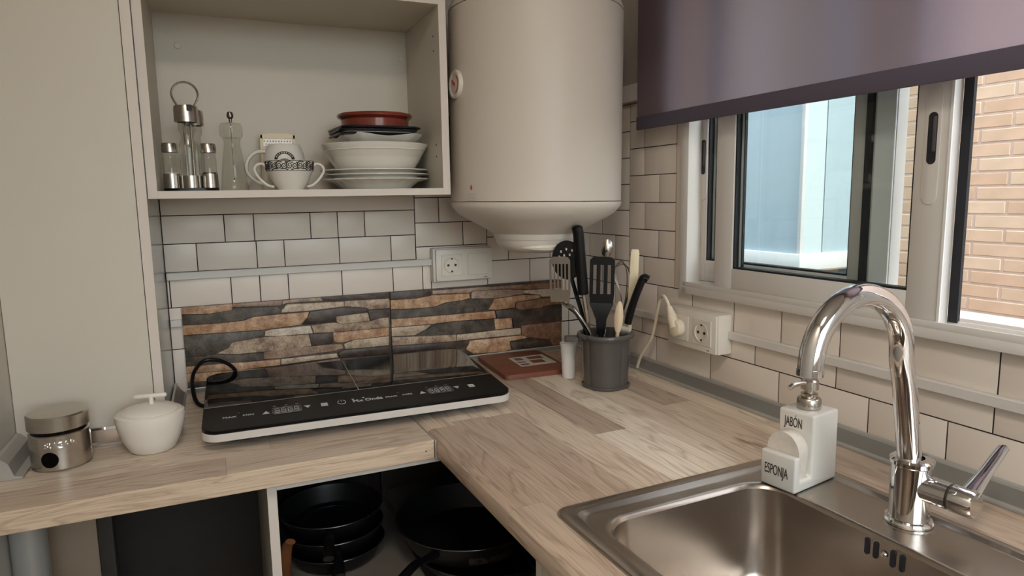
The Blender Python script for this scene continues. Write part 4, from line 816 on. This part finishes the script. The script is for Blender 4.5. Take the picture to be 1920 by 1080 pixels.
sqp('thin black plate lowest of the black ones in the stack', 'black_plate', .1118, .0845, -.004, R(2), .005); sqp('thin white plate between the black plates in the stack', 'ceramic', .1172, .080, -.003, R(3), .001); sqp('middle thin black plate in the dish stack', 'black_plate', .1186, .0845, -.004, R(1), .006); sqp('topmost black plate directly under the terracotta dish', 'black_plate', .1242, .0865, -.001, R(4), .006)
dish('terracotta_dish', 'glazed terracotta dish on top of the dish stack', 'dish', .1285, [(0, 0), (.07, 0), (.0725, .002), (.0735, .02), (.0765, .0235), (.0805, .0255), (.082, .029), (.0805, .0325), (.077, .033), (.0725, .03), (.0695, .02), (.068, .005), (0, .004)], 'terracotta', dx=.003)
# ------------------------------------------------------------------ sink
sk = thing('kitchen_sink', 'stainless steel inset sink with tap ledge in the worktop', 'sink', right=True)
KX0, KX1, KY0, KY1 = -.577, -.131, -.859, -1.575           # outer rim
BX0, BX1, BY0, BY1 = -.535, -.240, -.911, -1.52            # basin edge
def loop(x0, x1, y0, y1, r, z, n=8): return [(u, v, z) for u, v in rrect(x0, x1, min(y0, y1), max(y0, y1), r, n)]
def loft(rings, name, m, parent, cap=False):
    n = len(rings[0]); vs = [p for q in rings for p in q]; fs = [(i*n+k, i*n+(k+1) % n, (i+1)*n+(k+1) % n, (i+1)*n+k) for i in range(len(rings)-1) for k in range(n)]
    if cap: fs.append(tuple((len(rings)-1)*n+k for k in range(n)))
    return MB().raw(vs, fs).build(name, m, parent, sharp=.8)
def L_(d, z, r): return loop(KX0+d, KX1-d, KY0-d, KY1+d, r, z)
rim = loft([L_(.0, .0003, .022), L_(.001, .0022, .022), L_(.004, .0032, .021), L_(.010, .0034, .018), loop(BX0-.024, -.142, BY0+.032, BY1-.032, .02, .0037), loop(BX0-.0215, -.1445, BY0+.0295, BY1-.0295, .022, .003), loop(BX0-.018, -.148, BY0+.026, BY1-.026, .026, -.0016), loop(BX0-.015, -.151, BY0+.023, BY1-.023, .03, -.0024),
            loop(BX0-.008, BX1+.006, BY0+.008, BY1-.008, .05, -.0024), loop(BX0-.004, BX1+.003, BY0+.004, BY1-.004, .049, -.0028), loop(BX0-.001, BX1+.001, BY0+.001, BY1-.001, .048, -.0048), loop(BX0+.002, BX1-.001, BY0-.002, BY1+.002, .046, -.009)], 'rim', 'steel_sink', sk)
D_ = -.165
loft([loop(BX0+.002, BX1-.001, BY0-.002, BY1+.002, .046, -.009), loop(BX0+.006, BX1-.004, BY0-.006, BY1+.006, .046, -.08), loop(BX0+.01, BX1-.008, BY0-.01, BY1+.01, .046, D_+.03), loop(BX0+.016, BX1-.014, BY0-.016, BY1+.016, .05, D_+.012), loop(BX0+.03, BX1-.028, BY0-.03, BY1+.03, .05, D_+.002), loop(BX0+.06, BX1-.06, BY0-.06, BY1+.06, .05, D_)], 'basin', 'steel_sink', sk, cap=True)
for y in (-1.0865, -1.0985, -1.1215, -1.1335):
    MB().prism(rrect(y-.0032, y+.0032, -.034, -.012, .003, 4), .0, .0012, lambda u, v, t: (BX1-.0012-t+(v+.006)*.04, u, v)).build('overflow_slot', 'dark_slot', sk)
o = MB().lathe([(0, .002), (.003, .0016), (.004, 0)], 16).build('overflow_screw', 'chrome', sk); o.matrix_local = Matrix.Translation((BX1-.003, -1.11, -.023)) @ Matrix.Rotation(R(-90), 4, 'Y')
dr_ = MB().lathe([(.04, .001), (.043, .002), (.045, 0)], 36, c=(-.39, -1.24, D_)).build('drain_ring', 'chrome', sk); MB().lathe([(0, .004), (.02, .003), (.038, .0)], 36, c=(-.39, -1.24, D_+.0006)).build('drain_basket', 'steel_dark', sk)
# ------------------------------------------------------------------ tap
tp = thing('mixer_tap', 'chrome mixer tap with high arched spout on the sink ledge', 'tap', (-.175, -1.094, -.0018), right=True)
MB().lathe([(0, 0), (.0285, 0), (.029, .003), (.0275, .006), (.024, .007)], 48).build('base_ring', 'chrome', tp)
MB().lathe([(.0238, .006), (.0238, .078), (.026, .08), (.026, .085), (.023, .0875), (.0145, .088)], 48).build('body', 'chrome', tp)
path = [Vector((-.005, 0, .083)), Vector((-.012, 0, .12)), Vector((-.024, 0, .18)), Vector((-.0345, 0, .222))]+[Vector((-.114+.079*math.cos(R(a)), 0, .228+.079*math.sin(R(a)))) for a in range(4, 181, 8)]+[Vector((-.1932, 0, .2275))]
MB().tube(path, .0142, 28).build('spout', 'chrome', tp); MB().tube([(-.193, 0, .229), (-.1933, 0, .221)], .0148, 28).build('aerator', 'chrome', tp)
d_ = Vector((.10, -.99, 0)).normalized(); A0 = Vector((0, 0, .052))
MB().tube([A0+d_*.012, A0+d_*.048], .0168, 28).build('cartridge_arm', 'chrome', tp); MB().tube([A0+d_*.0485, A0+d_*.051], .0162, 28).build('arm_groove', 'steel_dark', tp)
hnd = MB().tube([A0+d_*.0515, A0+d_*.074, A0+d_*.077], [.0172, .0172, .0155], 28).build('lever_hub', 'chrome', tp)
e0 = A0+d_*.066+Vector((.004, 0, .008)); e1 = Vector((.085, -.062, .108)); e2 = e0.lerp(e1, .45)
MB().tube([e0, e0.lerp(e1, .2), e2, e0.lerp(e1, .8), e0.lerp(e1, .96), e1], [.012, .010, .0078, .0072, .0066, .003], 18, flat=.75).build('lever', 'chrome', tp)
# ------------------------------------------------------------------ soap dispenser and sponge
so_ = thing('soap_dispenser', 'white ceramic soap dispenser lettered JABON with sponge tray lettered ESPONJA', 'soap dispenser', (-.253, -.9154, -.0020), .144, right=True)
so_['label'] = 'white ceramic soap dispenser with sponge tray standing on the sink corner'
WD = .0574; prof = [(0, 0), (.104, 0), (.104, .108), (.041, .108), (.041, .016), (.013, .016), (.013, .053), (0, .053)]
b = bmesh.new(); A = [b.verts.new((u, 0, v)) for u, v in prof]; B = [b.verts.new((u, -WD, v)) for u, v in prof]; b.faces.new(A); b.faces.new(B[::-1])
for i in range(8): b.faces.new((A[i], B[i], B[(i+1) % 8], A[(i+1) % 8]))
bmesh.ops.recalc_face_normals(b, faces=b.faces[:]); bmesh.ops.bevel(b, geom=b.edges[:], offset=.0035, segments=3, profile=.5, affect='EDGES')
body = MB().add(b).build('body', 'ceramic', so_, sharp=1.2)
tf = lambda x, y0, z0: (lambda u, v, t: (x-t, y0-u, z0+v))
text('JABÓN', .021, tf(.0408, -WD/2+.004, .09), 'print_dark', so_, sx=.45); text('ESPONJA', .022, tf(-.0002, -WD/2+.002, .026), 'print_dark', so_, sx=.44)
cx, cy = .072, -WD/2
MB().lathe([(0, .1085), (.0165, .1085), (.0172, .111), (.0172, .122), (.0155, .1245), (.0105, .125)], 36, c=(cx, cy, 0)).build('collar', 'steel', so_)
MB().lathe([(.0105, .1245), (.012, .127), (.012, .131), (.007, .132), (.007, .137), (.0125, .1375), (.0125, .150), (.010, .1525), (0, .1525)], 30, c=(cx, cy, 0)).build('pump', 'steel', so_)
MB().tube(bez([(cx-.006, cy, .147), (cx-.022, cy+.003, .1485), (cx-.033, cy+.005, .1475), (cx-.041, cy+.006, .1435)], 14), .0038, 12).build('nozzle', 'steel', so_)
sg = thing('sponge', 'cream round topped sponge in the tray of the soap dispenser', 'sponge', (-.253, -.9154, -.0020), .144, right=True)
MB().prism([(-.004, .0165), (-.05, .0165)]+[(-.027+.0265*math.cos(R(a))*1.0, .052+.03*math.sin(R(a))) for a in range(180, -1, -15)][::1], .0145, .0395, lambda u, v, t: (t, u, v), .004).build('pad', 'sponge', sg)
# ------------------------------------------------------------------ pans in the base cabinet
SHZ = ZF+.6
def pan(lab, x, y, z, r, h, ang, hl=.16, m='pan_black'):
    p = thing('frying_pan', lab, 'pan', (x, y, z), R(ang))
    MB().lathe([(0, 0), (r*.78, 0), (r*.84, .004), (r*.97, h*.8), (r, h), (r*.985, h+.001), (r*.95, h*.8), (r*.8, .006), (0, .005)], 64).build('body', m, p)
    MB().tube([(r*math.cos(R(a)), r*math.sin(R(a)), h) for a in range(0, 360, 6)], .0011, 6, closed=True).build('rim', 'pan_rim', p)
    MB().tube(bez([(r*.97, 0, h*.75), (r+.03, 0, h*.9), (r+.07, 0, h+.006), (r+hl, 0, h+.004)], 14), .0095, 10, flat=.6).build('handle', 'black_plastic', p); return p
pan('black frying pan at the bottom of the left pan stack', -.765, -.31, SHZ+.001, .098, .035, -98, .13); pan('black frying pan in the middle of the left pan stack', -.768, -.31, SHZ+.038, .1, .035, -96, .12); toppan = pan('black frying pan on top of the left pan stack', -.77, -.31, SHZ+.075, .102, .035, -100, .12)
pan('wide black pan under the large black pan in the corner', -.485, -.44, SHZ+.001, .15, .035, -60, .05); big = pan('large black frying pan with worn side in the cabinet corner', -.515, -.43, SHZ+.04, .148, .05, -136, .12)
lp2 = MB().tube(bez([(.06, .14, .03), (.085, .175, .012), (.06, .21, .006), (.02, .205, .008), (.012, .165, .02), (.02, .147, .03)], 24), .0028, 8).build('helper_loop', 'black_plastic', big)
wp_ = MB(); wp_.lathe([(.1305, .012), (.1445, .046)], 20, a0=R(25), a1=R(62)); wp_.build('worn_patch', 'pan_worn', big)
for k in (.55, .78):
    rr_ = .102*k; MB().tube([(rr_*math.cos(R(a)), rr_*math.sin(R(a)), .0064) for a in range(0, 360, 8)], .0007, 5, closed=True).build('base_ring', 'pan_rim', toppan)
ow = thing('wooden_utensil', 'orange brown wooden handle leaning inside the base cabinet', 'utensil'); MB().tube(bez([(-.872, -.40, SHZ+.012), (-.872, -.415, SHZ+.05), (-.868, -.43, SHZ+.1), (-.862, -.44, SHZ+.115)], 14), .0095, 10, flat=.6).build('handle', 'orange_wood', ow)
yb2 = thing('food_packet', 'small orange packet with yellow label on the cabinet shelf', 'packet', (-.842, -.465, SHZ+.0008), R(8)); MB().box(-.022, .022, -.02, .02, 0, .035, .004).build('packet', 'orange_wood', yb2); MB().box(.0, .02, -.0206, -.0198, .006, .03).build('label', 'yellow', yb2)
# ------------------------------------------------------------------ under the left worktop
pb = thing('waste_pipe', 'grey vertical pipe in the corner under the left worktop', 'pipe', (-1.257, -.40, ZF))
MB().lathe([(.024, 0), (.0255, .001), (.0255, .86), (.024, .86)], 32).build('tube', 'grey_light', pb); MB().lathe([(.0255, .5), (.0275, .502), (.0275, .54), (.0255, .542)], 32).build('collar', 'grey_light', pb)
bb = MB().box(-1.268, -1.18, -.30, -.285, ZF, -.045, .002).build('storage_board', 'beige_board'); tag(bb, 'beige board standing upright under the worktop beside the pipe', 'board')
ps = MB().box(-1.178, -1.154, -.31, -.28, ZF, -.036, .002).build('support_post', 'dark_board'); tag(ps, 'dark narrow support post under the hob worktop', 'post')
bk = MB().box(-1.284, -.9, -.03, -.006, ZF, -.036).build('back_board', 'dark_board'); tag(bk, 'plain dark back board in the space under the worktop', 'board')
cb2 = MB().tube(bez([(-.985, -.28, -.036), (-.965, -.29, -.05), (-.93, -.3, -.075), (-.901, -.31, -.09)], 16), .0035, 8).build('cable', 'black_plastic'); tag(cb2, 'short black cable hanging below the worktop near the cabinet side', 'cable')
